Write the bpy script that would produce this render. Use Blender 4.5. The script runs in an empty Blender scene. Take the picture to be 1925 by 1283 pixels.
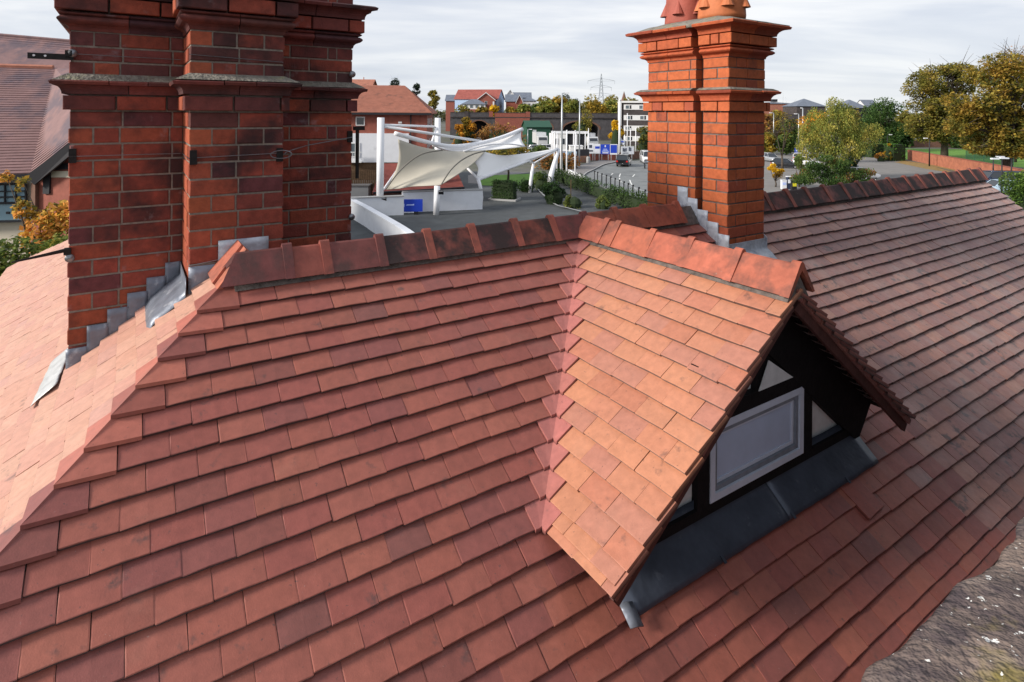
import bpy, math, random
import numpy as np
from mathutils import Vector, Matrix, noise
random.seed(7); np.random.seed(7)
R = math.radians
scene = bpy.context.scene
col = scene.collection

# ------------------------------------------------------------------ camera
HV = 8.2                                   # eye height above the street
FPX, V0, ROLL = 1101.9, 211.8, R(0.40)     # focal length and horizon, in photo pixels
cam_d = bpy.data.cameras.new('camera'); cam = bpy.data.objects.new('camera', cam_d); col.objects.link(cam)
cam_d.sensor_width = 36; cam_d.lens = FPX / 1925 * 36
cam_d.shift_y = -(641.5 - V0) / 1925
cam_d.clip_start = 0.05; cam_d.clip_end = 6000
cam.location = (0, 0, HV)
cam.rotation_euler = (Matrix.Rotation(R(90), 3, 'X') @ Matrix.Rotation(ROLL, 3, 'Z')).to_euler()
scene.camera = cam

# ------------------------------------------------------------------ building axes
PSI, PIT = R(57.01), R(38.9)
SA, CA = math.sin(PSI), math.cos(PSI)
A3 = Vector((SA, CA, 0)); B3 = Vector((-CA, SA, 0))
SP, CP = math.sin(PIT), math.cos(PIT)

# ------------------------------------------------------------------ sun, sky, exposure
EL, PH = R(25), R(10)
to_sun = A3 * (-math.cos(EL) * math.cos(PH)) + B3 * (math.cos(EL) * math.sin(PH)) + Vector((0, 0, math.sin(EL)))
sun_d = bpy.data.lights.new('sun', 'SUN'); sun = bpy.data.objects.new('sun', sun_d); col.objects.link(sun)
sun_d.energy = 4.2; sun_d.angle = R(11); sun_d.color = (1.0, 0.925, 0.83)
sun.rotation_euler = to_sun.to_track_quat('Z', 'Y').to_euler(); sun.location = (0, 0, 40)

world = bpy.data.worlds.new('World'); scene.world = world; world.use_nodes = True
wn, wl = world.node_tree.nodes, world.node_tree.links
wn.clear()
def N(nodes, t, **kw):
    n = nodes.new(t)
    for k, v in kw.items():
        if k.startswith('i_'): n.inputs[k[2:].replace('_', ' ')].default_value = v
        else: setattr(n, k, v)
    return n
def build_world():
    out = N(wn, 'ShaderNodeOutputWorld'); bg = N(wn, 'ShaderNodeBackground'); bg.inputs['Strength'].default_value = 0.1
    sky = N(wn, 'ShaderNodeTexSky'); sky.sky_type = 'NISHITA'; sky.sun_disc = False
    sky.sun_elevation = EL; sky.sun_rotation = math.atan2(to_sun.x, to_sun.y)
    tc = N(wn, 'ShaderNodeTexCoord'); sep = N(wn, 'ShaderNodeSeparateXYZ'); wl.new(tc.outputs['Generated'], sep.inputs[0])
    def M(op, a, b=None, clamp=False):
        m = N(wn, 'ShaderNodeMath', operation=op); m.use_clamp = clamp
        for i, x in enumerate((a, b)):
            if x is None: continue
            if isinstance(x, (int, float)): m.inputs[i].default_value = x
            else: wl.new(x, m.inputs[i])
        return m.outputs[0]
    z = M('MAXIMUM', sep.outputs[2], 0.0)
    zz = M('ADD', z, 0.15)
    px, py = M('DIVIDE', sep.outputs[0], zz), M('DIVIDE', sep.outputs[1], zz)
    cb = N(wn, 'ShaderNodeCombineXYZ'); wl.new(px, cb.inputs[0]); wl.new(py, cb.inputs[1])
    mp = N(wn, 'ShaderNodeMapping'); mp.inputs['Scale'].default_value = (0.55, 1.05, 1); mp.inputs['Rotation'].default_value = (0, 0, R(8)); mp.inputs['Location'].default_value = (3.1, 1.4, 0)
    wl.new(cb.outputs[0], mp.inputs[0])
    n1 = N(wn, 'ShaderNodeTexNoise'); n1.inputs['Scale'].default_value = 1.0; n1.inputs['Detail'].default_value = 7; n1.inputs['Roughness'].default_value = 0.52; n1.inputs['Distortion'].default_value = 0.5
    wl.new(mp.outputs[0], n1.inputs['Vector'])
    cr = N(wn, 'ShaderNodeValToRGB')
    e = cr.color_ramp.elements
    e[0].position = 0.36; e[0].color = (4.9, 5.4, 6.4, 1)
    e[1].position = 0.66; e[1].color = (8.2, 8.3, 8.5, 1)
    m_ = e.new(0.50); m_.color = (6.0, 6.4, 7.2, 1)
    wl.new(n1.outputs[0], cr.inputs[0])
    # thinner, brighter cloud low over the horizon
    hz = N(wn, 'ShaderNodeMapRange'); hz.inputs[1].default_value = 0.0; hz.inputs[2].default_value = 0.17; hz.inputs[3].default_value = 0.62; hz.inputs[4].default_value = 0.0
    wl.new(z, hz.inputs[0])
    n2 = N(wn, 'ShaderNodeTexNoise'); n2.inputs['Scale'].default_value = 2.6; n2.inputs['Detail'].default_value = 5
    wl.new(mp.outputs[0], n2.inputs['Vector'])
    hm = M('MULTIPLY', hz.outputs[0], M('ADD', M('MULTIPLY', n2.outputs[0], 1.5), 0.1), True)
    mx0 = N(wn, 'ShaderNodeMix', data_type='RGBA'); wl.new(hm, mx0.inputs[0]); wl.new(cr.outputs[0], mx0.inputs[6]); mx0.inputs[7].default_value = (8.2, 8.3, 8.2, 1)
    mx = N(wn, 'ShaderNodeMix', data_type='RGBA'); mx.inputs[0].default_value = 0.93
    wl.new(sky.outputs[0], mx.inputs[6]); wl.new(mx0.outputs[2], mx.inputs[7])
    wl.new(mx.outputs[2], bg.inputs[0]); wl.new(bg.outputs[0], out.inputs[0])
build_world()
vs = scene.view_settings
vs.view_transform = 'Standard'; vs.look = 'None'; vs.exposure = 0.28; vs.gamma = 1.0; vs.use_curve_mapping = False
scene.render.engine = 'CYCLES'
scene.cycles.max_bounces = 6; scene.cycles.diffuse_bounces = 3; scene.cycles.glossy_bounces = 2; scene.cycles.transmission_bounces = 2

# ------------------------------------------------------------------ placing helpers
def ray(u, v):
    du, dv = u - 962.5, v - V0
    c, s = math.cos(-ROLL), math.sin(-ROLL)
    du, dv = c * du - s * dv, s * du + c * dv
    return Vector((du / FPX, 1, -dv / FPX))
def at(u, v, Y):                # the point seen at pixel u,v that stands Y metres away
    return Vector((0, 0, HV)) + ray(u, v) * Y
def gr(u, v, z=0.0):            # the point seen at pixel u,v on level ground of height z
    r = ray(u, v); return Vector((0, 0, HV)) + r * ((z - HV) / r.z)
def proj(P):
    d = Vector(P) - Vector((0, 0, HV)); u, v = FPX * d.x / d.y, -FPX * d.z / d.y
    c, s = math.cos(ROLL), math.sin(ROLL)
    return 962.5 + c * u - s * v, V0 + s * u + c * v, d.y

# ------------------------------------------------------------------ materials
MATS = {}
def mat(name, color=(.5, .5, .5), rough=.7, metal=0.0, spec=.4, noise_s=0, noise_a=.25, bump=0, bump_s=40, attr=None, emit=None, stain=None, sheen=0, detail=3, trans=0, coat=0, alpha=1):
    """Principled material; colour from `color` or from the mesh attribute `attr`, broken up by world-space noise."""
    m = bpy.data.materials.new(name); m.use_nodes = True; MATS[name] = m
    nt = m.node_tree; nd, ln = nt.nodes, nt.links
    b = nd['Principled BSDF']
    b.inputs['Roughness'].default_value = rough; b.inputs['Metallic'].default_value = metal
    b.inputs['Specular IOR Level'].default_value = spec
    if sheen: b.inputs['Sheen Weight'].default_value = sheen; b.inputs['Sheen Roughness'].default_value = .5
    if coat: b.inputs['Coat Weight'].default_value = coat; b.inputs['Coat Roughness'].default_value = .06
    if trans: b.inputs['Transmission Weight'].default_value = trans
    if emit: b.inputs['Emission Color'].default_value = (*emit[:3], 1); b.inputs['Emission Strength'].default_value = emit[3]
    geo = nd.new('ShaderNodeNewGeometry'); cur = None
    if attr:
        at_ = nd.new('ShaderNodeAttribute'); at_.attribute_name = attr; cur = at_.outputs['Color']
    else:
        b.inputs['Base Color'].default_value = (*color, 1)
    def base():
        if cur is not None: return cur
        rgb = nd.new('ShaderNodeRGB'); rgb.outputs[0].default_value = (*color, 1); return rgb.outputs[0]
    if noise_s:
        n = nd.new('ShaderNodeTexNoise'); n.inputs['Scale'].default_value = noise_s; n.inputs['Detail'].default_value = detail; n.inputs['Roughness'].default_value = .65
        ln.new(geo.outputs['Position'], n.inputs['Vector'])
        mr = nd.new('ShaderNodeMapRange'); mr.inputs[1].default_value = .25; mr.inputs[2].default_value = .75
        mr.inputs[3].default_value = 1 - noise_a; mr.inputs[4].default_value = 1 + noise_a
        ln.new(n.outputs[0], mr.inputs[0])
        vm = nd.new('ShaderNodeVectorMath'); vm.operation = 'SCALE'
        ln.new(base(), vm.inputs[0]); ln.new(mr.outputs[0], vm.inputs['Scale']); cur = vm.outputs[0]
    for st in (stain or []):     # (colour, scale, low, high, amount): irregular patches of dirt, lichen or soot
        c, sc, lo, hi, am = st
        n = nd.new('ShaderNodeTexNoise'); n.inputs['Scale'].default_value = sc; n.inputs['Detail'].default_value = 4; n.inputs['Roughness'].default_value = .66
        off = nd.new('ShaderNodeVectorMath'); off.operation = 'ADD'; off.inputs[1].default_value = (sc * 1.7, c[0] * 31, c[2] * 17)
        ln.new(geo.outputs['Position'], off.inputs[0]); ln.new(off.outputs[0], n.inputs['Vector'])
        mr = nd.new('ShaderNodeMapRange'); mr.inputs[1].default_value = lo; mr.inputs[2].default_value = hi; mr.inputs[3].default_value = 0; mr.inputs[4].default_value = am
        ln.new(n.outputs[0], mr.inputs[0])
        mx = nd.new('ShaderNodeMix'); mx.data_type = 'RGBA'; ln.new(mr.outputs[0], mx.inputs[0]); ln.new(base(), mx.inputs[6]); mx.inputs[7].default_value = (*c, 1)
        cur = mx.outputs[2]
    if cur is not None: ln.new(cur, b.inputs['Base Color'])
    if bump:
        n = nd.new('ShaderNodeTexNoise'); n.inputs['Scale'].default_value = bump_s; n.inputs['Detail'].default_value = 2; n.inputs['Roughness'].default_value = .6
        ln.new(geo.outputs['Position'], n.inputs['Vector'])
        bp = nd.new('ShaderNodeBump'); bp.inputs['Strength'].default_value = bump; bp.inputs['Distance'].default_value = .02 if bump_s < 60 else .006
        ln.new(n.outputs[0], bp.inputs['Height']); ln.new(bp.outputs[0], b.inputs['Normal'])
    return m

mat('tile', attr='tint', rough=.52, spec=.42, noise_s=28, noise_a=.15, bump=.14, bump_s=190, sheen=.12,
    stain=[((.05, .042, .042), 9, .63, .74, .6), ((.45, .28, .21), 3.2, .58, .76, .12), ((.045, .04, .04), 55, .665, .70, .6), ((.45, .36, .31), 80, .70, .73, .5)])
mat('old_tile', attr='tint', rough=.5, spec=.45, noise_s=22, noise_a=.18, bump=.2, bump_s=170, sheen=.15,
    stain=[((.035, .032, .036), 11, .57, .67, .75), ((.42, .33, .30), 2.4, .5, .7, .35)])
mat('ridge_clay', attr='tint', rough=.75, noise_s=14, noise_a=.25, bump=.15, bump_s=120,
    stain=[((.045, .036, .033), 6, .46, .66, .62), ((.28, .26, .2), 26, .68, .73, .5)])
mat('sooty_ridge', attr='tint', rough=.8, noise_s=12, noise_a=.3, bump=.25, bump_s=120,
    stain=[((.022, .022, .022), 3.6, .34, .52, .88), ((.40, .39, .33), 20, .69, .74, .5)])
mat('brick', attr='tint', rough=.78, spec=.3, noise_s=26, noise_a=.22, bump=.5, bump_s=110,
    stain=[((.05, .03, .03), 5, .58, .74, .5), ((.45, .42, .40), 13, .70, .80, .3)])
mat('sooty_brick', attr='tint', rough=.78, spec=.3, noise_s=22, noise_a=.28, bump=.55, bump_s=110,
    stain=[((.020, .013, .015), 2.6, .47, .66, .85), ((.34, .31, .34), 7, .63, .78, .42)])
mat('mortar', (.23, .195, .165), rough=.95, noise_s=30, noise_a=.35, bump=.6, bump_s=150)
mat('dark_mortar', (.13, .11, .10), rough=.95, noise_s=30, noise_a=.5, bump=.6, bump_s=150)
mat('flaunching', (.19, .175, .15), rough=.95, noise_s=16, noise_a=.4, bump=.9, bump_s=45, stain=[((.25, .24, .12), 9, .55, .68, .6)])
mat('roof_deck', (.06, .035, .03), rough=.95)
mat('lead', (.185, .205, .25), rough=.46, metal=.35, noise_s=9, noise_a=.28, bump=.25, bump_s=18, stain=[((.5, .52, .56), 14, .58, .72, .6)])
mat('dark_lead', (.060, .072, .100), rough=.38, metal=.3, noise_s=7, noise_a=.3, bump=.2, bump_s=14, stain=[((.2, .22, .26), 10, .62, .74, .5)])
mat('black_timber', (.010, .009, .010), rough=.75, spec=.15, noise_s=20, noise_a=.4, bump=.3, bump_s=60)
mat('white_paint', (.72, .74, .78), rough=.45, noise_s=12, noise_a=.08, bump=.1, bump_s=60)
mat('render_panel', (.60, .62, .63), rough=.8, noise_s=14, noise_a=.12, bump=.2, bump_s=80)
mat('frosted_pane', (.47, .56, .74), rough=.25, spec=.6, noise_s=5, noise_a=.08)  # pane colour carries the blue skylight falling on the window
mat('iron', (.02, .018, .018), rough=.55, metal=.6, noise_s=40, noise_a=.4)
mat('galvanised', (.22, .23, .25), rough=.4, metal=.8, noise_s=30, noise_a=.2)
mat('pot_orange', (.50, .155, .06), rough=.7, noise_s=9, noise_a=.18, bump=.3, bump_s=60)
mat('pot_red', (.33, .085, .06), rough=.7, noise_s=9, noise_a=.18, bump=.3, bump_s=60)
mat('stone', (.185, .140, .118), rough=.92, noise_s=14, noise_a=.4, bump=1.0, bump_s=42, detail=6,
    stain=[((.060, .045, .052), 3.2, .46, .58, .85), ((.19, .155, .032), 3.4, .55, .64, .75), ((.27, .215, .185), 8, .57, .68, .5), ((.78, .78, .75), 19, .645, .66, .95), ((.74, .73, .69), 37, .68, .695, .9)])
mat('sky_tinted_paint', (.56, .62, .74), rough=.45, noise_s=12, noise_a=.08)  # white frame paint with the blue of the skylight put into it

# ------------------------------------------------------------------ mesh helpers
class MB:
    def __init__(s): s.v = []; s.f = []; s.tint = []
    def add(s, vs_, fs):
        o = len(s.v); s.v += [tuple(x) for x in vs_]; s.f += [tuple(i + o for i in f) for f in fs]; return s
    def box(s, x0, x1, y0, y1, z0, z1):
        return s.add([(x0, y0, z0), (x1, y0, z0), (x1, y1, z0), (x0, y1, z0), (x0, y0, z1), (x1, y0, z1), (x1, y1, z1), (x0, y1, z1)],
                     [(3, 2, 1, 0), (4, 5, 6, 7), (0, 1, 5, 4), (1, 2, 6, 5), (2, 3, 7, 6), (3, 0, 4, 7)])
    def obox(s, c, ax, ay, az):                      # oriented box: centre and three half-axis vectors
        c, ax, ay, az = map(Vector, (c, ax, ay, az))
        q = [(-1, -1, -1), (1, -1, -1), (1, 1, -1), (-1, 1, -1), (-1, -1, 1), (1, -1, 1), (1, 1, 1), (-1, 1, 1)]
        return s.add([c + ax * i + ay * j + az * k for i, j, k in q], [(3, 2, 1, 0), (4, 5, 6, 7), (0, 1, 5, 4), (1, 2, 6, 5), (2, 3, 7, 6), (3, 0, 4, 7)])
    def prism(s, poly, d):                           # polygon (3-D points) extruded by vector d
        n = len(poly); d = Vector(d); P = [Vector(p) for p in poly]
        return s.add(P + [p + d for p in P], [tuple(range(n - 1, -1, -1)), tuple(range(n, 2 * n))] + [(i, (i + 1) % n, n + (i + 1) % n, n + i) for i in range(n)])
    def tube(s, pts, rad, n=8, cap=True):
        pts = [Vector(p) for p in pts]
        if not isinstance(rad, (list, tuple)): rad = [rad] * len(pts)
        o = len(s.v); up = None
        for i, p in enumerate(pts):
            d = (pts[min(i + 1, len(pts) - 1)] - pts[max(i - 1, 0)]).normalized()
            if up is None: up = d.orthogonal().normalized()
            up = (up - d * up.dot(d)); up = up.normalized() if up.length > 1e-5 else d.orthogonal().normalized()
            w = d.cross(up)
            for k in range(n):
                a = 2 * math.pi * k / n
                s.v.append(tuple(p + (up * math.cos(a) + w * math.sin(a)) * rad[i]))
        for i in range(len(pts) - 1):
            for k in range(n):
                k2 = (k + 1) % n
                s.f.append((o + i * n + k, o + i * n + k2, o + (i + 1) * n + k2, o + (i + 1) * n + k))
        if cap:
            s.f.append(tuple(o + k for k in range(n - 1, -1, -1))); s.f.append(tuple(o + (len(pts) - 1) * n + k for k in range(n)))
        return s
    def lathe(s, c, prof, n=20, axis='Z'):
        c = Vector(c); o = len(s.v)
        for r, z in prof:
            for k in range(n):
                a = 2 * math.pi * k / n
                s.v.append(tuple(c + (Vector((r * math.cos(a), r * math.sin(a), z)) if axis == 'Z' else Vector((z, r * math.cos(a), r * math.sin(a))) if axis == 'X' else Vector((r * math.sin(a), z, r * math.cos(a))))))
        for i in range(len(prof) - 1):
            for k in range(n):
                k2 = (k + 1) % n
                s.f.append((o + i * n + k, o + i * n + k2, o + (i + 1) * n + k2, o + (i + 1) * n + k))
        s.f.append(tuple(o + k for k in range(n - 1, -1, -1))); s.f.append(tuple(o + (len(prof) - 1) * n + k for k in range(n)))
        return s
    def grid(s, P, thick=None):                      # P[i][j] of points; optional thickness vector gives a closed slab
        ni, nj = len(P), len(P[0]); o = len(s.v)
        for r in P: s.v += [tuple(x) for x in r]
        q = lambda i, j: o + i * nj + j
        s.f += [(q(i, j), q(i + 1, j), q(i + 1, j + 1), q(i, j + 1)) for i in range(ni - 1) for j in range(nj - 1)]
        if thick is not None:
            t = Vector(thick); o2 = len(s.v)
            for r in P: s.v += [tuple(Vector(x) + t) for x in r]
            g = lambda i, j: o2 + i * nj + j
            s.f += [(g(i, j), g(i, j + 1), g(i + 1, j + 1), g(i + 1, j)) for i in range(ni - 1) for j in range(nj - 1)]
            for j in range(nj - 1): s.f += [(q(0, j), q(0, j + 1), g(0, j + 1), g(0, j)), (q(ni - 1, j + 1), q(ni - 1, j), g(ni - 1, j), g(ni - 1, j + 1))]
            for i in range(ni - 1): s.f += [(q(i + 1, 0), q(i, 0), g(i, 0), g(i + 1, 0)), (q(i, nj - 1), q(i + 1, nj - 1), g(i + 1, nj - 1), g(i, nj - 1))]
        return s
    def mesh(s, name, m=None, smooth=False, tint=None):
        me = bpy.data.meshes.new(name); me.from_pydata(s.v, [], s.f); me.update()
        if m: me.materials.append(MATS[m] if isinstance(m, str) else m)
        if smooth: me.polygons.foreach_set('use_smooth', [True] * len(me.polygons))
        if tint is not None:
            a = me.attributes.new('tint', 'FLOAT_COLOR', 'POINT'); a.data.foreach_set('color', s.tints(tint).ravel())
        return me
    def tints(s, c):                                 # vertices listed in s.tint carry a painted-shade factor (index -> factor)
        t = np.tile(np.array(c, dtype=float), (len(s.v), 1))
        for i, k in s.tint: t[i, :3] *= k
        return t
    def build(s, name, m, parent=None, smooth=False, tint=None, **kw):
        return obj(name, s.mesh(name, m, smooth, tint), parent, **kw)
def obj(name, me, parent=None, label=None, cat=None, group=None, kind=None, mtx=None):
    o = bpy.data.objects.new(name, me); col.objects.link(o)
    if parent: o.parent = parent
    if mtx is not None: o.matrix_local = mtx
    if label: o['label'] = label
    if cat: o['category'] = cat
    if group: o['group'] = group
    if kind: o['kind'] = kind
    return o
def thing(name, label, cat, loc=(0, 0, 0), rz=0, group=None):
    o = obj(name, None, None, label, cat, group); o.location = loc; o.rotation_euler = (0, 0, rz); o.empty_display_size = .2
    return o
def copy_tree(o, parent=None, label=None):
    c = o.copy(); col.objects.link(c); c.parent = parent
    if label: c['label'] = label
    for ch in list(o.children): copy_tree(ch, c)
    return c
def J(c, a=.1):                                      # a colour jittered in value and a little in hue
    k = 1 + random.uniform(-a, a)
    return (c[0] * k, c[1] * k * (1 + random.uniform(-a, a) * .5), c[2] * k * (1 + random.uniform(-a, a) * .5), 1)
def lerp(a, b, t): return tuple(x + (y - x) * t for x, y in zip(a, b))

# ------------------------------------------------------------------ many alike pieces: the 300 that show largest are objects, the rest one mesh
class Kind:                                          # one mesh shape with several colourings
    def __init__(s, name, mbs, m, colours, smooth=False):
        s.name = name; s.m = m; s.var = []
        for i, c in enumerate(colours):
            b = mbs[i % len(mbs)]
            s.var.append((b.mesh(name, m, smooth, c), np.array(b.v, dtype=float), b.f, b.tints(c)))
def lay(parent, items, cap=300, restname='tile_field'):
    """items: (kind, variant, 4x4 matrix in the house frame). Largest in the picture become objects."""
    W = HOUSE_M; sc = []
    for i, (k, v, M) in enumerate(items):
        p = W @ M.translation; u, w, d = proj(p)
        ins = (-60 < u < 1985 and -60 < w < 1343 and d > .3)
        sc.append(((0 if ins else 1), d, i))
    sc.sort(); rest = {}
    for n, (ins, d, i) in enumerate(sc):
        k, v, M = items[i]
        if n < cap and not ins: obj(k.name, k.var[v][0], parent, mtx=M)
        else: rest.setdefault(k.m, []).append((k, v, M))
    for m, L in rest.items():
        V, F, T, o = [], [], [], 0
        for k, v, M in L:
            me, vv, ff, c = k.var[v]
            a = np.array(M); q = vv @ a[:3, :3].T + a[:3, 3]
            V.append(q); F += [tuple(j + o for j in f) for f in ff]; T.append(c); o += len(vv)
        me = bpy.data.meshes.new(restname); me.from_pydata(np.concatenate(V).tolist(), [], F); me.materials.append(MATS[m])
        a = me.attributes.new('tint', 'FLOAT_COLOR', 'POINT'); a.data.foreach_set('color', np.concatenate(T).ravel())
        obj(restname, me, parent, kind='stuff')
# ================================================================== THE HOUSE (ridge along local x, dormer towards local -y)
ZR = HV - 0.7785
house = thing('tiled_house', 'red clay-tiled house in the foreground with hipped roof, gabled dormer and two tall brick chimneys', 'house',
              (0.4816, 4.0648, 0), R(90) - PSI)
HOUSE_M = Matrix.Translation((0.4816, 4.0648, ZR)) @ Matrix.Rotation(R(90) - PSI, 4, 'Z')
L_HIP, T0, G_, RIDGE_END, NK = 2.198, 0.1093, 0.1, 6.80, 24
TEND = T0 + G_ * NK
def part(name, mb, m, **kw):
    o = mb.build(name, m, house, **kw); o.location = (0, 0, ZR); return o
class Slope:
    def __init__(s, o, e1, up):
        s.o, s.e1, s.up = Vector(o), Vector(e1), Vector(up); s.n = s.e1.cross(s.up)
        s.R = Matrix((s.e1, s.up, s.n)).transposed().to_4x4()
    def pt(s, x, t, h=0): return s.o + s.e1 * x - s.up * t + s.n * h
    def M(s, x, t, h=0, rot=0, tilt=0, sx=1.0, sy=1.0):
        return Matrix.Translation(s.pt(x, t, h)) @ s.R @ Matrix.Rotation(rot, 4, 'Z') @ Matrix.Rotation(tilt, 4, 'X') @ Matrix.Diagonal((sx, sy, 1, 1))
FRONT = Slope((0, 0, 0), (1, 0, 0), (0, CP, SP))
SIDE = Slope((-L_HIP, 0, 0), (0, -1, 0), (CP, 0, SP))
REAR = Slope((0, 0, 0), (-1, 0, 0), (0, -CP, SP))
DL = Slope((0, 0, 0), (0, -1, 0), (CP, 0, SP))         # dormer, lit side
DR = Slope((0, 0, 0), (0, 1, 0), (-CP, 0, SP))         # dormer, far side
TW, TL, TH = .165, .2, .019

def tile_mb(w=TW - .0016, l=TL, th=TH, seed=0):
    rnd = random.Random(seed); b = MB()
    xs = [-w / 2, -w / 2 + .004, 0, w / 2 - .004, w / 2]; ys = [0, .003, .1, l]
    def z(x, y):
        zz = -(.0185 / .1) * y - .0018 * (x / (w / 2)) ** 2 - .0016 * max(0, (1 - y / .1)) ** 2 * 0
        if abs(x) > w / 2 - .001: zz -= .0006
        if y < .001: zz -= .0018
        return zz
    jit = {(i, j): rnd.uniform(-.0008, .0008) for i in range(5) for j in range(4)}
    wob = [rnd.uniform(-.0012, .0012) for _ in range(5)]
    ch = rnd.choice([0, 0, 0, 1, 4])
    for j, y in enumerate(ys):
        for i, x in enumerate(xs):
            yy = y + (wob[i] if j < 2 else 0)
            if j == 0 and ch and i == ch - (ch == 1): yy += rnd.uniform(.002, .006)
            b.v.append((x, yy, z(x, y) + jit[i, j]))
    n = 5
    for j in range(3):
        for i in range(4): b.f.append((j * n + i, j * n + i + 1, (j + 1) * n + i + 1, (j + 1) * n + i))
    o0 = len(b.v)
    for i in range(5): x, y, zz = b.v[i]; b.v.append((x, y - .0002, zz))
    o = len(b.v)
    for i in range(5): x, y, zz = b.v[i]; b.v.append((x, y + .001, zz - th))
    for i in range(4): b.f.append((o + i, o + i + 1, o0 + i + 1, o0 + i))
    b.tint += [(i, .16) for i in range(o0, o + 5)] + [(i, .82) for i in range(5)]  # shadow gap of each course painted into the tail colour
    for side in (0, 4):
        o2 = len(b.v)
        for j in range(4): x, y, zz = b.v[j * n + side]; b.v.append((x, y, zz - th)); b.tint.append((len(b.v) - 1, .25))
        for j in range(3):
            q = (side + j * n, side + (j + 1) * n, o2 + j + 1, o2 + j)
            b.f.append(q if side == 0 else q[::-1])
    b.f.append((o + 4, o + 2, o, o2 - 4 + 3, o2 + 3) if False else (o, o + 4, len(b.v) - 1, len(b.v) - 5))
    return b
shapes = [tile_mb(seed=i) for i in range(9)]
ORA, RED, MAU, BRO = (.310, .094, .064), (.270, .076, .056), (.232, .068, .056), (.272, .082, .056)
def pal(spec, n=18, a=.07):
    out = []
    for i in range(n):
        c = random.choices([x for x, w in spec], [w for x, w in spec])[0]
        out.append(J(c, a))
    return out
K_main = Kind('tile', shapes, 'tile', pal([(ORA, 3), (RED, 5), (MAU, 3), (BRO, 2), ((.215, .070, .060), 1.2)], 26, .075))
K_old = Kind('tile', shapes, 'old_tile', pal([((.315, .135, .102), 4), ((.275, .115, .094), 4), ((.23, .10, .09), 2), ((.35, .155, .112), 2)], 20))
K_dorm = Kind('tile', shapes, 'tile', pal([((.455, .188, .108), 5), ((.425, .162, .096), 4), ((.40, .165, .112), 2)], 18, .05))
K_side = Kind('tile', shapes, 'tile', pal([((.53, .285, .205), 5), ((.50, .255, .185), 4), ((.47, .25, .19), 2)], 18, .04))  # sun glare on the side slope put into a paler palette
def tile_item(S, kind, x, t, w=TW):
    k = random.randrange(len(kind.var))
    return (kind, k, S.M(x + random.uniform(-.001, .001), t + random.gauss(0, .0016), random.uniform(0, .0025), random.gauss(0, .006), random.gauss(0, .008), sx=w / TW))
def run(S, kind, x0, x1, t, first=None):
    """a course of tiles from x0 to x1 with its tails at t; kind may be a function of x"""
    out = []; x = x0 + (0 if first is None else 0)
    w = first if first else TW
    while x < x1 - .012:
        w_ = min(w, x1 - x)
        if x1 - x - w_ < .05 and x1 - x < 1.45 * TW: w_ = x1 - x
        k = kind(x) if callable(kind) else kind
        if w_ > .02: out.append(tile_item(S, k, x + w_ / 2, t, w_))
        x += w_; w = TW
    return out

# ---- front slope
deck = MB()
th = .035
pf = [FRONT.pt(-L_HIP, 0, -.03), FRONT.pt(-L_HIP - TEND * CP, TEND, -.03), FRONT.pt(RIDGE_END, TEND, -.03), FRONT.pt(RIDGE_END, 0, -.03)]
deck.prism([Vector(p) for p in pf], (0, 0, -.06))
front = part('front_slope', deck, 'roof_deck', label='front roof slope of brown-red clay tiles, older and greyer towards the right')
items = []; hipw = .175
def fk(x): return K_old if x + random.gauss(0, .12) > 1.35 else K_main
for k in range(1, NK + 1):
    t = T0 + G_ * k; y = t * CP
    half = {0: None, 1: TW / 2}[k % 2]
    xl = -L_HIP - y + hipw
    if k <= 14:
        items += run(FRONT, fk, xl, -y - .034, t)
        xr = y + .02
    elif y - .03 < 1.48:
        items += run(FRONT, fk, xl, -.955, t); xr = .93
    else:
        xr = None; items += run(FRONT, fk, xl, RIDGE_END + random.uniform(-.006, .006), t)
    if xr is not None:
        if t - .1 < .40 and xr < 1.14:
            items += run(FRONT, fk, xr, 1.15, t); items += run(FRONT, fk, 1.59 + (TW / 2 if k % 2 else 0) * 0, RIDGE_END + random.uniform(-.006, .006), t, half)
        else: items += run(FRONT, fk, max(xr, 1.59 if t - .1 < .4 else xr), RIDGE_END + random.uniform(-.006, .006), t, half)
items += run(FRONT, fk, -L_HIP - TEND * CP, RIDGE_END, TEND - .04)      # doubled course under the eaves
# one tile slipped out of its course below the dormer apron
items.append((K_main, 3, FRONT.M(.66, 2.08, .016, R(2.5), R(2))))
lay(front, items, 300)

# ---- side slope beyond the hip
deck = MB()
def side_end(t): return 3.35 + (t * CP) * 2.48          # far edge, b as a function of depth down the slope
deck.prism([SIDE.pt(0, 0, -.03), SIDE.pt(-side_end(0), 0, -.03), SIDE.pt(-side_end(TEND), TEND, -.03), SIDE.pt(TEND * CP, TEND, -.03)], (0, 0, -.06))
sides = part('side_slope', deck, 'roof_deck', label='sunlit side roof slope left of the hip, sun glare put into its pale tile colour')
items = []
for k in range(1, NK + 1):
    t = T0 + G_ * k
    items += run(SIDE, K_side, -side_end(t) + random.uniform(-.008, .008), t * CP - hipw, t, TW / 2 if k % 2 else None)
lay(sides, items, 300)

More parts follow.
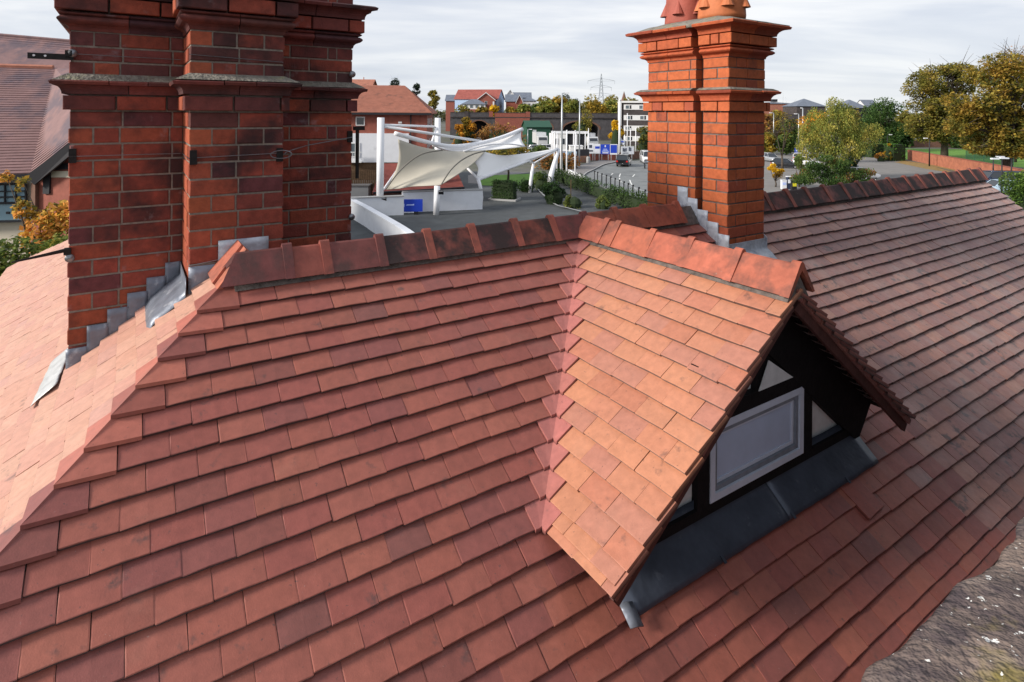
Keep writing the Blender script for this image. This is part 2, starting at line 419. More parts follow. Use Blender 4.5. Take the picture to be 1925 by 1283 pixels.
# ---- rear slope and gable walls, seen only from elsewhere
deck = MB(); deck.prism([REAR.pt(-RIDGE_END, 0, -.03), REAR.pt(-RIDGE_END, TEND, -.03), REAR.pt(L_HIP, TEND, -.03), REAR.pt(L_HIP, 0, -.03)], (0, 0, -.06))
rear = part('rear_slope', deck, 'roof_deck')
items = []
for k in range(1, NK + 1, 1): items += run(REAR, K_old, -RIDGE_END, -1.60 if T0 + G_ * k < .75 else 1.2, T0 + G_ * k, TW / 2 if k % 2 else None)
lay(rear, items, 0)
w = MB(); eb = TEND * CP
w.box(-L_HIP - eb + .35, RIDGE_END - .1, -eb + .35, eb - .35, -ZR, -TEND * SP - .06)
w.prism([(RIDGE_END - .12, -eb + .36, -TEND * SP - .07), (RIDGE_END - .12, eb - .36, -TEND * SP - .07), (RIDGE_END - .12, 0, -.32)], (-.2, 0, 0))
w.box(-L_HIP - eb + .35, -L_HIP + 2.2, eb - .4, 9.6, -ZR, -TEND * SP - .12)
mat('house_brick', (.30, .10, .07), rough=.85, noise_s=6, noise_a=.25, bump=.4, bump_s=50)
part('wall', w, 'house_brick')

# ---- hip tiles: a folded tile over the arris of each course
def hip_piece(t, tint):
    b = MB(); lift = .006
    def P(xf, tf, h): return FRONT.pt(-L_HIP - tf * CP + xf, tf, h)
    def Q(xf, tf, h): return SIDE.pt(tf * CP - xf, tf, h)
    th_ = .012; head = t - .17
    k = -.15
    arr = lambda tf: Vector((-L_HIP - tf * CP - .004, -tf * CP - .004, -tf * SP + lift + (t - tf) * k * 1.0 + .004))
    wf = hipw - .002
    f_t = P(wf, t, lift * .35); f_h = P(wf - (t - head) * 0 - .0 - (t - head) * CP, head, lift + (t - head) * k - .004)
    f_h = P(max(.01, wf - (t - head) * CP), head, lift + (t - head) * k - .006)
    s_t = Q(wf, t, lift * .35); s_h = Q(max(.01, wf - (t - head) * CP), head, lift + (t - head) * k - .006)
    top = [arr(t), f_t, f_h, arr(head), s_h, s_t]
    dn = Vector((0, 0, -th_ * 1.25))
    v = top + [p + dn for p in top]
    b.add(v, [(0, 1, 2, 3), (3, 4, 5, 0), (6, 7, 1, 0), (5, 11, 6, 0), (1, 7, 8, 2), (4, 10, 11, 5)])
    return b
for k in range(1, NK + 1):
    hip_piece(T0 + G_ * k, None).build('hip_tile', 'tile', front, tint=J(random.choice([RED, (.40, .12, .085), MAU]), .07))

# ---- valley tiles: dished pieces, narrow tail
def valley_piece(t, tint):
    b = MB(); wt, wh = .032, .118; head = t - .13; n = 6
    def P(x, tf, h): return FRONT.pt(-tf * CP - x, tf, h)      # x away from the valley on the main slope
    def Q(x, tf, h): return DL.pt(tf * CP + x, tf, h)          # and on the dormer slope
    rows = []
    for j in range(4):
        q = j / 3; tf = t + (head - t) * q; hh = .009 - (t - tf) * .165
        w_ = wt + (t - tf) * CP + .002
        r = []
        r.append(P(w_, tf, hh)); r.append(P(w_ * .4, tf, hh)); 
        c = (P(0.0, tf, hh) + Q(0.0, tf, hh)) / 2; r.append(c + Vector((0, 0, .003)))
        r.append(Q(w_ * .4, tf, hh)); r.append(Q(w_, tf, hh))
        rows.append(r)
    b.grid(rows, (0, 0, -.017)); b.tint += [(i, .25) for i in range(20, 40)]  # lower faces darkened to paint the shadow under each valley tail
    return b

# ---- ridge tiles with a raised collar at one end
def ridge_mb(length=.30, ang_z=.135, half=.105, th_=.016, collar=.048, lift=.019, cut=0.0, flat=False):
    b = MB()
    def sect(x, d):      # closed angular section at x, grown by d
        return [(x, -half - d * .2, -ang_z + .08 - d * .15), (x, -.012, .08 - .006 + d), (x, 0, .08 + d), (x, .012, .08 - .006 + d), (x, half + d * .2, -ang_z + .08 - d * .15),
                (x, half - th_ * .9, -ang_z + .08 - .006), (x, 0, .08 - th_ * 1.5), (x, -half + th_ * .9, -ang_z + .08 - .006)]
    def loft(x0, x1, d):
        o = len(b.v); s0, s1 = sect(x0, d), sect(x1, d)
        if cut:        # mitred far end
            s0 = [(x0 - cut * max(0, (abs(y) / half)), y, z) for (_, y, z) in s0]
        b.v += s0 + s1
        for i in range(8): j = (i + 1) % 8; b.f.append((o + i, o + j, o + 8 + j, o + 8 + i))
        b.f.append(tuple(range(o + 7, o - 1, -1))); b.f.append(tuple(range(o + 8, o + 16)))
    loft(0, length - collar * .5 if not flat else length, 0)
    if not flat:
        c_ = cut; cut = 0
        loft(length - collar, length, lift)
    return b
ridge_bed = MB(); ridge_bed.prism([(-L_HIP, -.09, -.085), (-L_HIP, 0, .045), (-L_HIP, .09, -.085)], (RIDGE_END + L_HIP, 0, 0))
ridge = part('ridge', ridge_bed, 'dark_mortar', label='main ridge of angular clay ridge tiles with raised collars, mostly blackened')
rcols = [(.19, .055, .048), (.24, .068, .05), (.17, .052, .048)]
xs = [-1.964, -1.754, -1.455, -1.164, -.869, -.558, -.26, .02, .314, .609, .957]
xs2 = [2.10, 2.42, 2.73, 3.05, 3.38, 3.70, 4.01, 4.36, 4.71, 5.05, 5.40, 5.77, 6.15, 6.50, 6.80]
b0 = ridge_mb(.255, collar=.046, cut=.085); 
o = b0.build('ridge_tile', 'ridge_clay', ridge, tint=J((.16, .048, .045), .05)); o.location = (-1.944 - .255 + .02, 0, .003)
def put_ridge(x_end, length, m, tint, tilt=0):
    rb_ = ridge_mb(length); o = rb_.build('ridge_tile', m, ridge, tint=tint)
    if m == 'sooty_ridge':                                   # the raised collars stay cleaner than the blackened body
        o.data.materials.append(MATS['ridge_clay']); o.data.polygons.foreach_set('material_index', [0] * 10 + [1] * 10)
        for i in range(16, 32): o.data.attributes['tint'].data[i].color = (.30, .088, .062, 1)
    o.location = (x_end + .021 - length, random.uniform(-.004, .004), random.uniform(-.003, .003)); o.rotation_euler = (random.gauss(0, .012), random.gauss(0, .006), random.gauss(0, .006))
for i in range(1, len(xs)):
    black = 3 <= i <= 6
    put_ridge(xs[i], xs[i] - xs[i - 1] + .0, 'sooty_ridge' if black else 'ridge_clay', J((.36, .10, .06) if i > 7 else random.choice(rcols), .08))
for i in range(len(xs2)):
    put_ridge(xs2[i], .36 if i == 0 else xs2[i] - xs2[i - 1], 'sooty_ridge', J(random.choice([(.26, .085, .07), (.22, .08, .07)]), .08))
# short return ridge from the hip head to the chimney: its sunlit wing shows
for f0, f1, b1, out, cc in ((.015, -.075, .13, 0, (.44, .14, .085)), (.10, .02, .245, .016, (.38, .11, .07))):
    ax, az, lx, lz = -2.135 - out * .6, .088 + out * .6, -2.275 - out * .6, -.068 + out * .6
    w_ = MB(); tv = Vector((.014, 0, -.016))
    w_.prism([Vector((ax, f0, az)), Vector((lx, f1, lz)), Vector((lx, b1, lz)), Vector((ax, b1, az))], tv)
    w_.build('ridge_tile', 'ridge_clay', ridge, tint=J(cc, .05))
    w2 = MB(); w2.prism([Vector((ax, f0 + .03, az)), Vector((ax, b1, az)), Vector((ax + .12, b1, lz + .02)), Vector((ax + .12, f0 + .06, lz + .02))], (0, 0, -.018)); w2.build('ridge_tile', 'ridge_clay', ridge, tint=J(cc, .05))

# ---- right chimney cut-through handled by the masonry itself; verge of the right gable
vb_ = MB(); vb_.prism([FRONT.pt(RIDGE_END - .01, 0, -.10), FRONT.pt(RIDGE_END - .01, TEND, -.10), FRONT.pt(RIDGE_END - .01, TEND, -.02), FRONT.pt(RIDGE_END - .01, 0, -.02)], (-.04, 0, 0))
vb_.build('verge_board', 'dark_mortar', front)

# ================================================================== DORMER
D_ = 1.592; NKD = 14; WB = -1.35; TE = T0 + G_ * NKD; EX = TE * CP
dm = MB()
for s in (-1, 1):
    # deck from the valley out to the verge, as a slab
    P = [(0, 0, -.03), (s * (EX - .07), -EX + .07, -(EX - .07) / CP * SP - .03), (s * (EX - .07), -D_ + .02, -(EX - .07) / CP * SP - .03), (0, -D_ + .02, -.03)]
    dm.prism([Vector(p) for p in (P if s > 0 else P[::-1])], (0, 0, -.03))
dormer = part('dormer', dm, 'black_timber', label='gabled dormer with bright orange tiles, black timbers and a pale window')
items = []
for k in range(1, NKD + 1):
    t = T0 + G_ * k; y = t * CP
    items += run(DL, K_dorm, y + .034, D_ + random.uniform(-.004, .004), t)
    items += run(DR, K_main, -D_ + random.uniform(-.006, .006), -y - .034, t)
items += run(DL, K_dorm, EX - .06, D_ - .01, TE - .035); items += run(DR, K_main, -D_ + .01, -EX + .06, TE - .035)
lay(dormer, items, 300)
for k in range(1, NKD + 1):
    valley_piece(T0 + G_ * k, None).build('valley_tile', 'tile', dormer, tint=J((.40, .135, .115), .05), smooth=False)
bed = MB(); bed.prism([(-.088, 0, -.085), (0, 0, .035), (.088, 0, -.085)], (0, -D_ + .01, 0))
bed.build('ridge_bedding', 'dark_mortar', dormer)
dys = [-.045, -.262, -.387, -.682, -.966, -1.271, -1.579]
for i in range(1, len(dys)):
    ln = dys[i - 1] - dys[i]
    o = ridge_mb(ln + (.02 if i == 1 else 0), collar=.046, lift=.015).build('ridge_tile', 'ridge_clay', dormer, tint=J((.36, .100, .060), .10))
    o.rotation_euler = (random.gauss(0, .008), random.gauss(0, .008), R(-90)); o.location = (random.uniform(-.003, .003), dys[i] - .021 + ln, random.uniform(-.003, .003))
# verge: clay undercloak and barge boards under both slopes
for s in (-1, 1):
    v1, v2 = Vector((0, 0, 0)), Vector((s * EX, 0, -TE * SP))
    nrm = Vector((s * SP, 0, CP)); d = (v2 - v1)
    b = MB(); q0 = v1 + nrm * -.062; q1 = v2 + nrm * -.062
    # undercloak strip of mortar and clay between tiles and board
    n = 15
    for i in range(n):
        a0, a1 = q0 + d * (i / n), q0 + d * ((i + 1) / n - .004)
        o = MB().prism([Vector((a0.x, -D_ + .012, a0.z)), Vector((a1.x, -D_ + .012, a1.z)), Vector((a1.x, -D_ + .012, a1.z)) + nrm * .026, Vector((a0.x, -D_ + .012, a0.z)) + nrm * .026], (0, .07, 0))
        o.build('undercloak', 'tile', dormer, tint=J((.20, .060, .045), .15))
    b = MB(); lo = Vector((0, 0, -.085))
    b.prism([Vector((q0.x, -D_ + .028, q0.z - .002)), Vector((q1.x, -D_ + .028, q1.z - .002)), Vector((q1.x, -D_ + .028, q1.z - .002)) - nrm * .045, Vector((q0.x, -D_ + .028, q0.z - .06))], (0, .022, 0))
    b.build('barge_board', 'barge', dormer) if 'barge' in MATS else (mat('barge', (.075, .028, .024), rough=.6, noise_s=14, noise_a=.4, bump=.3, bump_s=60), b.build('barge_board', 'barge', dormer))
# gable wall: pale panels between black timbers
hw = .97                                                     # half width at the foot
zr = lambda x: -abs(x) * SP / CP - .085                       # underside of the roof
zb = WB * SP / CP                                            # where the wall meets the main slope
g = MB(); g.prism([(-hw, WB, zb - .02), (hw, WB, zb - .02), (hw, WB, zr(hw)), (0, WB, zr(0)), (-hw, WB, zr(hw))], (0, .06, 0))
g.build('gable_wall', 'render_panel', dormer)
for s in (-1, 1):                                           # cheeks
    c = MB(); c.prism([(s * hw, WB, zb - .02), (s * hw, WB, zr(hw)), (s * hw, -1.05, zr(hw))], (-s * .05, 0, 0))
    c.build('cheek', 'black_timber', dormer)
def timber(x0, z0, x1, z1, w=.07, d=.032):
    a, b = Vector((x0, 0, z0)), Vector((x1, 0, z1)); e = (b - a); L = e.length; e.normalize(); p = Vector((-e.z, 0, e.x)) * w / 2
    m = MB(); m.prism([Vector((q.x, WB - d, q.z)) for q in (a - p, b - p, b + p, a + p)], (0, d + .01, 0)); m.build('timber', 'black_timber', dormer)
zs = -.985
timber(-hw, zs - .062, hw, zs - .062, .045)                   # sill rail
timber(.432, zs - .04, .432, -.37, .085)                      # post right of the window
timber(-.412, zs - .04, -.412, -.37, .085)
timber(-.62, -.625, .62, -.625, .075, .036)                   # rail over the window
timber(0.02, -.60, .02, -.12, .085, .03)
for s in (-1, 1): timber(s * 1.02, -1.02, s * .0, -.20, .26, .04)  # raking timbers under the roof
gbd = MB(); gbd.prism([(.05, WB - .028, -.60), (.50, WB - .028, -.60), (.06, WB - .028, -.25)], (0, .03, 0)); gbd.build('gable_board', 'black_timber', dormer)
MB().prism([(-.02, WB - .046, -.585), (.27, WB - .046, -.585), (.06, WB - .046, -.45)], (0, .004, 0)).build('gable_panel', 'render_panel', dormer)
mat('grey_sash_paint', (.20, .225, .27), rough=.6, noise_s=16, noise_a=.25)  # darker grey for the inner step of the window frame
# window: three nested steps of white frame round a pale pane
fx0, fx1, fz0, fz1 = -.368, .388, zs - .035, -.664
def ring(x0, x1, z0, z1, w, y0, y1, name, m='sky_tinted_paint', wb=None):
    wb = wb or w
    b = MB(); b.box(x0, x1, y0, y1, z0, z0 + wb); b.box(x0, x1, y0, y1, z1 - w, z1); b.box(x0, x0 + w, y0, y1, z0 + wb + .0005, z1 - w - .0005); b.box(x1 - w, x1, y0, y1, z0 + wb + .0005, z1 - w - .0005)
    return b.build(name, m, dormer)
ring(fx0, fx1, fz0, fz1, .034, WB - .036, WB, 'window_frame')
ring(fx0 + .036, fx1 - .036, fz0 + .036, fz1 - .036, .022, WB - .026, WB, 'window_sash', 'grey_sash_paint')
ring(fx0 + .060, fx1 - .060, fz0 + .060, fz1 - .060, .016, WB - .014, WB, 'glazing_bead')
MB().box(fx0 + .077, fx1 - .077, WB - .008, WB, fz0 + .077, fz1 - .077).build('pane', 'frosted_pane', dormer)
# lead apron: upstand against the wall, then dressed down over the tiles, two sheets with a lapped seam
def apron_sheet(x0, x1, lift):
    b = MB(); rows = []
    n = 14
    for j in range(9):
        r = []
        for i in range(n + 1):
            x = x0 + (x1 - x0) * i / n
            if j == 0: p = Vector((x, WB - .012 - lift, zb + .105 + .004 * noise.noise((x * 9, 2, 0))))
            elif j == 1: p = Vector((x, WB - .014 - lift, zb + .03))
            else:
                t = (1.35 / CP) + .012 + (j - 2) * .030
                tend = 1.915 + .004 * noise.noise((x * 8, 7, 1))
                if j == 8: t = tend
                p = FRONT.pt(x, t, .016 + lift + .005 * noise.noise((x * 4, t * 5, lift * 90)) - (.007 if j == 8 else 0))
            r.append(p)
        rows.append(r)
    b.grid(rows, (0, .002, -.004)); return b.build('lead_apron', 'dark_lead', dormer, smooth=True)
apron_sheet(-.985, .12, .000); apron_sheet(.085, .955, .0030)
for x in (-.42, .11, .62):                                   # lead clips turned up on the lower edge, bright folded end
    MB().obox(FRONT.pt(x, 1.908, .022), (.008, 0, 0), FRONT.up * .016, FRONT.n * .002).build('lead_clip', 'dark_lead', dormer)
en = MB(); en.grid([[FRONT.pt(-1.00 + .03 * i, 1.85 + .027 * j + .008 * i, .02 + .010 * (1 - abs(i - 1))) for i in range(3)] for j in range(4)], (0, 0, -.004))
en.build('lead_fold', 'lead', dormer, smooth=True)
# ================================================================== CHIMNEYS
def brick_mb(l, h=.0765, d=.1, seed=0):
    rnd = random.Random(seed); b = MB(); c = .004
    # chamfered front edges, slightly worn
    x0, x1, z0, z1 = -l / 2, l / 2, 0, h
    w = lambda: rnd.uniform(-.0015, .0015)
    b.v = [(x0, -d + c, z0), (x1, -d + c, z0), (x1, -d + c, z1), (x0, -d + c, z1),
           (x0 + c + w(), -d, z0 + c + w()), (x1 - c + w(), -d, z0 + c + w()), (x1 - c + w(), -d, z1 - c + w()), (x0 + c + w(), -d, z1 - c + w()),
           (x0, 0, z0), (x1, 0, z0), (x1, 0, z1), (x0, 0, z1)]
    b.f = [(4, 5, 6, 7), (0, 1, 5, 4), (1, 2, 6, 5), (2, 3, 7, 6), (3, 0, 4, 7), (8, 9, 1, 0), (9, 10, 2, 1), (10, 11, 3, 2), (11, 8, 0, 3), (11, 10, 9, 8)]
    return b
BL, BP, CH = .2235, .2325, .0872
def brick_kind(m, spec, n=20, a=.10):
    return Kind('brick', [brick_mb(BL, seed=i) for i in range(6)], m, pal(spec, n, a))
KB_dark = brick_kind('sooty_brick', [((.235, .050, .032), 6), ((.265, .060, .032), 4), ((.19, .044, .034), 3), ((.12, .036, .036), .7)], 24)
KB_ora = brick_kind('brick', [((.43, .108, .040), 6), ((.40, .095, .038), 4), ((.33, .076, .040), .8)], 20, .07)
KB_mix = brick_kind('sooty_brick', [((.30, .07, .042), 5), ((.34, .085, .045), 3), ((.20, .055, .05), 4)], 20)
def row(items, kindf, p0, p1, nrm, z, h, outs, start_half, CHh=None):
    """bricks along the wall line p0->p1 (2-D), face pointing nrm, moved outs outwards"""
    p0, p1, nrm = Vector((*p0, 0)), Vector((*p1, 0)), Vector((*nrm, 0))
    e = (p1 - p0); L = e.length
    if L < .02: return
    e.normalize(); n_out = -nrm
    Rm = Matrix((e, n_out, Vector((0, 0, 1)))).transposed().to_4x4()
    if Rm.determinant() < 0: e = -e; p0, p1 = p1, p0; Rm = Matrix((e, n_out, Vector((0, 0, 1)))).transposed().to_4x4()
    x = 0; w = BP / 2 if start_half else BP
    while x < L - .006:
        w_ = min(w, L - x)
        if L - x - w_ < .045: w_ = L - x
        c = p0 + e * (x + w_ / 2) + nrm * outs
        k = kindf(z, nrm)
        M = Matrix.Translation((c.x, c.y, z)) @ Rm @ Matrix.Translation((0, .1 + random.uniform(-.0018, .0018), .004)) @ Matrix.Rotation(random.gauss(0, .004), 4, 'Z') @ Matrix.Diagonal(((w_ - .009) / BL, 1, (h - .0105) / .0765, 1))
        items.append((k, random.randrange(len(k.var)), M))
        x += w_; w = BP
def courses(items, kindf, rect, zs_, outs=0, sides='fblr', h=None, notch=None):
    a0, a1, b0, b1 = rect
    for i, z in enumerate(zs_):
        hh = (h or CH); par = (round((z + 20) / CH) + (0 if outs == 0 else 1)) % 2; q = .104 + outs * 0
        xl, xr, yf, yb = ('l' in sides), ('r' in sides), ('f' in sides), ('b' in sides)      # corners only where two faces meet
        fa0 = a0 - (outs if xl else 0) + (q if xl and not par else 0); fa1 = a1 + (outs if xr else 0) - (q if xr and not par else 0)
        sb0 = b0 - (outs if yf else 0) + (q if yf and par else 0); sb1 = b1 + (outs if yb else 0) - (q if yb and par else 0)
        if 'f' in sides: row(items, kindf, (fa0, b0), (fa1, b0), (0, -1), z, hh, outs, not par)
        if 'b' in sides: row(items, kindf, (fa0, b1), (fa1, b1), (0, 1), z, hh, outs, not par)
        if 'l' in sides: row(items, kindf, (a0, sb0), (a0, sb1), (-1, 0), z, hh, outs, par)
        if 'r' in sides: row(items, kindf, (a1, sb0), (a1, sb1), (1, 0), z, hh, outs, par)
def mould(parent, name, m, rect, prof, sides, tintf=None, piece=.235, dz=0, ext='fblr', wob=0):
    """moulded pieces run round a block: prof is a list of (out, z), mitred at the corners"""
    a0, a1, b0, b1 = rect
    S = {'f': ((a0, b0), (1, 0), (0, -1), a1 - a0, 'l', 'r'), 'b': ((a1, b1), (-1, 0), (0, 1), a1 - a0, 'r', 'l'),
         'l': ((a0, b1), (0, -1), (-1, 0), b1 - b0, 'b', 'f'), 'r': ((a1, b0), (0, 1), (1, 0), b1 - b0, 'f', 'b')}
    out = []
    for s in sides:
        o, e, nr, L, sl, sr = S[s]; o, e, nr = Vector((*o, 0)), Vector((*e, 0)), Vector((*nr, 0))
        n = max(1, round(L / piece))
        for i in range(n):
            x0, x1 = L * i / n + (.002 if i else 0), L * (i + 1) / n - (.002 if i < n - 1 else 0)
            b = MB(); ring_ = []
            jl = random.uniform(-wob, wob)
            for x, first in ((x0, True), (x1, False)):
                r = []
                for d, z in prof:
                    dx = 0
                    if first and i == 0 and sl in ext: dx = -d
                    if not first and i == n - 1 and sr in ext: dx = d
                    dd = d + jl * (1 if d > .02 else 0)
                    r.append(o + e * (x + dx) + nr * dd + Vector((0, 0, z + dz + (jl * .4 if d > .05 else 0))))
                ring_.append(r)
            k = len(prof); v = ring_[0] + ring_[1]
            b.add(v, [(j, j + 1, k + j + 1, k + j) for j in range(k - 1)] + [(k - 1, 0, k, 2 * k - 1), tuple(range(k - 1, -1, -1)), tuple(range(k, 2 * k))])
            out.append(b.build(name, m, parent, tint=tintf(s) if tintf else None))
    return out
def cav(d0, d1, z0, z1, n=5):        # hollow curve from the wall out to the drip
    return [(d0 + (d1 - d0) * (1 - math.cos(i / n * math.pi / 2)), z0 + (z1 - z0) * math.sin(i / n * math.pi / 2)) for i in range(n + 1)]
def bead(d, z0, z1, r, n=6):
    return [(d + r * math.sin(i / n * math.pi), z0 + (z1 - z0) * i / n) for i in range(n + 1)]
def chimney_tops(parent, rect, sides, ext, kindf, items, tintf, zl, m, bs='fblr', top=1.0, dz=0):
    """string course, upper shaft, beads, oversailing course and cap; zl maps the level names"""
    d_s, d_c, d_t = .028, top * .078, top * .132
    courses(items, kindf, rect, [zl['proj']], outs=d_s, sides=bs, h=zl['cav'] - zl['proj'])
    mould(parent, 'moulded_brick', m, rect, [(-.06, zl['cav'])] + cav(d_s, d_c - .006, zl['cav'] + .002, zl['cap']) + [(-.06, zl['cap'])], sides, tintf, ext=ext, dz=dz)
    mould(parent, 'drip_tile', m, rect, [(-.06, zl['cap'] + .001), (d_c, zl['cap'] + .001), (d_c + .006, zl['cap'] + .016), (d_c - .01, zl['cap'] + .024), (-.06, zl['cap'] + .024)], sides, tintf, piece=.17, ext=ext, dz=dz, wob=.003)
    mould(parent, 'flaunching', 'flaunching', rect, [(-.03, zl['cap'] + .024), (d_c - .006, zl['cap'] + .025), (d_c * .5, zl['cap'] + .043), (.002, zl['sh'] + .014), (-.03, zl['sh'] + .014)], sides, None, piece=.5, ext=ext, dz=dz, wob=.004)
    n = 3; hh = (zl['bead'] - zl['sh']) / n
    courses(items, kindf, rect, [zl['sh'] + hh * i for i in range(n)], outs=0, sides=bs, h=hh)
    z0, z1 = zl['bead'], zl['over']; zm = z0 + (z1 - z0) * .36; zq = z0 + (z1 - z0) * .72
    mould(parent, 'moulded_brick', m, rect, [(-.06, z0)] + cav(.0, .034, z0, zm, 3) + bead(.034, zm, zq, .016) + [(.026, zq), (.026, zq + .005)] + bead(.034, zq + .005, z1 - .004, .012) + [(-.06, z1 - .004)], sides, tintf, ext=ext, dz=dz)
    courses(items, kindf, rect, [zl['over']], outs=.062, sides=bs, h=zl['cav2'] - zl['over'])
    mould(parent, 'moulded_brick', m, rect, [(-.06, zl['cav2'])] + cav(.058, d_t - .008, zl['cav2'] + .002, zl['cap2']) + [(-.06, zl['cap2'])], sides, tintf, ext=ext, dz=dz)
    mould(parent, 'drip_tile', m, rect, [(-.06, zl['cap2'] + .001), (d_t, zl['cap2'] + .001), (d_t + .006, zl['cap2'] + .018), (d_t - .012, zl['cap2'] + .028), (-.06, zl['cap2'] + .028)], sides, tintf, piece=.17, ext=ext, dz=dz, wob=.003)
def inset(rect, q): a0, a1, b0, b1 = rect; return (a0 + q, a1 - q, b0 + q, b1 - q)
def corebox(b, rect, z0, z1): b.box(rect[0], rect[1], rect[2], rect[3], z0, z1)

# ---- right chimney: two shafts joined behind a deep slot
ZL = dict(proj=.797, cav=.877, cap=.936, sh=.969, bead=1.213, over=1.305, cav2=1.389, cap2=1.446)
r1 = (1.14, 1.60, -.341, -.104); r2 = (1.14, 1.60, -.042, .481); q = .007
core = MB(); corebox(core, inset(r1, q), -.62, 1.44); corebox(core, inset(r2, q), -.62, 1.441); core.box(1.22, 1.55, -.12, -.03, -.62, 1.442)
chr_ = part('chimney', core, 'dark_mortar', label='right chimney of orange-red brick with a dark slot and two clay pots')
def kf_r(z, n):
    return KB_ora
items = []
zs_ = [ZL['proj'] - CH * (i + 1) for i in range(17)]
courses(items, kf_r, r1, zs_, sides='flr'); courses(items, kf_r, r2, zs_, sides='blr')
tr = lambda s: J(random.choice([(.44, .10, .038), (.40, .09, .038), (.30, .07, .038)]), .08)
chimney_tops(chr_, r1, 'flr', 'flr', kf_r, items, tr, ZL, 'brick', bs='flr')
chimney_tops(chr_, r2, 'blr', 'blr', kf_r, items, tr, ZL, 'brick', bs='blr', dz=.0012)
# slot sides, brick reveals
row_items = []
for z in zs_ + [ZL['sh'] + .081 * i for i in range(3)]:
    row(items, lambda z, n: KB_mix, (1.145, -.104), (1.22, -.104), (0, 1), z, CH, -.003, True)
lay(chr_, items, 300, 'brick_field')
top = MB()                                               # mortar cap, domed and lichened
rows = []
for i in range(9):
    r = []
    for j in range(13):
        u, v = i / 8, j / 12; a = 1.14 - .125 + (.46 + .25) * u; b = -.341 - .125 + (.822 + .25) * v
        e = min(u, 1 - u, v, 1 - v) * 2
        r.append(Vector((a, b, ZL['cap2'] + .030 + .085 * (1 - (1 - e) ** 2) + .006 * noise.noise((a * 9, b * 9, 3)))))
    rows.append(r)
top.grid(rows, (0, 0, -.028)); top.build('flaunching', 'flaunching', chr_, smooth=True)
def pot(x, y, z, r, m, seed):
    b = MB(); prof = [(r * 1.0, 0), (r * 1.02, .03), (r * .98, .12), (r * .93, .30), (r * .90, .36), (r * 1.0, .38), (r * 1.0, .42), (r * .80, .43)]
    b.lathe((x, y, z), prof, 28); p = b.build('chimney_pot', m, chr_, smooth=True)
    for k in range(6):                                       # hooded vents round the pot
        a = seed + k * math.pi / 3; d = Vector((math.cos(a), math.sin(a), 0)); t = Vector((-d.y, d.x, 0)); c = Vector((x, y, z)) + d * r * .93
        h = MB(); w_ = r * .30
        tip = c + Vector((0, 0, .215)); 
        rim = [c + t * (w_ * math.cos(q_)) + d * (.055 * math.sin(q_)) + Vector((0, 0, .085)) for q_ in [math.pi * i / 6 for i in range(7)]]
        inn = [p_ + (c + Vector((0, 0, .09)) - p_) * .16 for p_ in rim]
        v = [tip] + rim + inn
        f = [(0, i + 1, i + 2) for i in range(6)] + [(i + 1, 8 + i, 9 + i, i + 2) for i in range(6)]
        h.add(v, f); h.build('vent_hood', m, chr_, smooth=False)
pot(1.37, -.10, 1.535, .182, 'pot_orange', .9); pot(1.42, .315, 1.535, .17, 'pot_red', .35)
# stepped lead flashing up its lit face, and the apron at its foot
def plate(parent, a, b0, b1, z0, z1, nx, m='lead', curl=.0):
    bb = MB(); n = 5; rows = []
    for j in range(n + 1):
        f = j / n; bq = b0 + (b1 - b0) * f
        rows.append([Vector((a + nx * (.007 + .004 * noise.noise((bq * 30, z * 20, a))), bq, z)) for z in [z0 + (z1 - z0) * i / 4 for i in range(5)]])
    bb.grid(rows, (-nx * .004, 0, 0)); return bb.build('lead_flashing', m, parent, smooth=True)
mat('bright_lead', (.44, .47, .53), rough=.45, metal=.1, noise_s=12, noise_a=.3, bump=.3, bump_s=24, stain=[((.2, .23, .33), 16, .55, .68, .6)])
for i in range(5):
    b_hi = .135 - i * .098; zt = ZL['proj'] - CH * (8 + i) + CH * .0 + .003
    zs0 = (b_hi - .098) * SP / CP
    plate(chr_, 1.14, b_hi - .103, b_hi, zs0 - .03, zs0 + .155, -1, 'bright_lead')
ap = MB(); ap.grid([[Vector((1.13 + .48 * i / 6, -.349 - .003 * (j == 0), -.27 + .07 * (1 - j) if j < 2 else 0)) if j < 2 else FRONT.pt(1.13 + .48 * i / 6, .45 + .06 * (j - 1), .022 - .004 * j) for i in range(7)] for j in range(4)], (0, 0, -.004))
ap.build('lead_flashing', 'bright_lead', chr_, smooth=True)
sd = MB(); sd.prism([(1.607, -.36, -.33), (1.607, .0, -.02), (1.607, .0, .10), (1.607, -.36, -.20)], (.004, 0, 0)); sd.build('lead_flashing', 'bright_lead', chr_)

# ---- left chimney: two set-back shafts with a broad pier in front
ZL2 = dict(proj=.773, cav=.857, cap=.905, sh=.952, bead=1.19, over=1.287, cav2=1.372, cap2=1.432)
FB = .645
c1 = (-2.89, -2.37, FB, 1.35); c2 = (-2.372, -1.912, .243, 1.30); c3 = (-1.912, -1.402, FB, 1.35)
core = MB(); corebox(core, inset(c1, q), -1.1, 1.60); corebox(core, inset(c2, q), -1.1, 1.602); corebox(core, inset(c3, q), -1.1, 1.604)
core.box(-2.42, -2.35, FB + .012, 1.30, -1.1, 1.601); core.box(-1.93, -1.88, FB + .012, 1.30, -1.1, 1.603)
chl = part('chimney', core, 'mortar', label='broad left chimney of dark red sooty brick with a projecting middle pier')
KB_ret = brick_kind('brick', [((.34, .082, .040), 3), ((.30, .070, .036), 2)], 10)  # brighter bricks paint sunlight onto the pier's left return
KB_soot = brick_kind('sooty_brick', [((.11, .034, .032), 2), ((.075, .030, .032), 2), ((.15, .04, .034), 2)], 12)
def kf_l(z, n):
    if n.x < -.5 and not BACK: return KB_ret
    return KB_soot if random.random() < (.5 if z > .75 else .02) else KB_dark
items = []
zs_ = [ZL2['proj'] - CH * (i + 1) for i in range(20)]
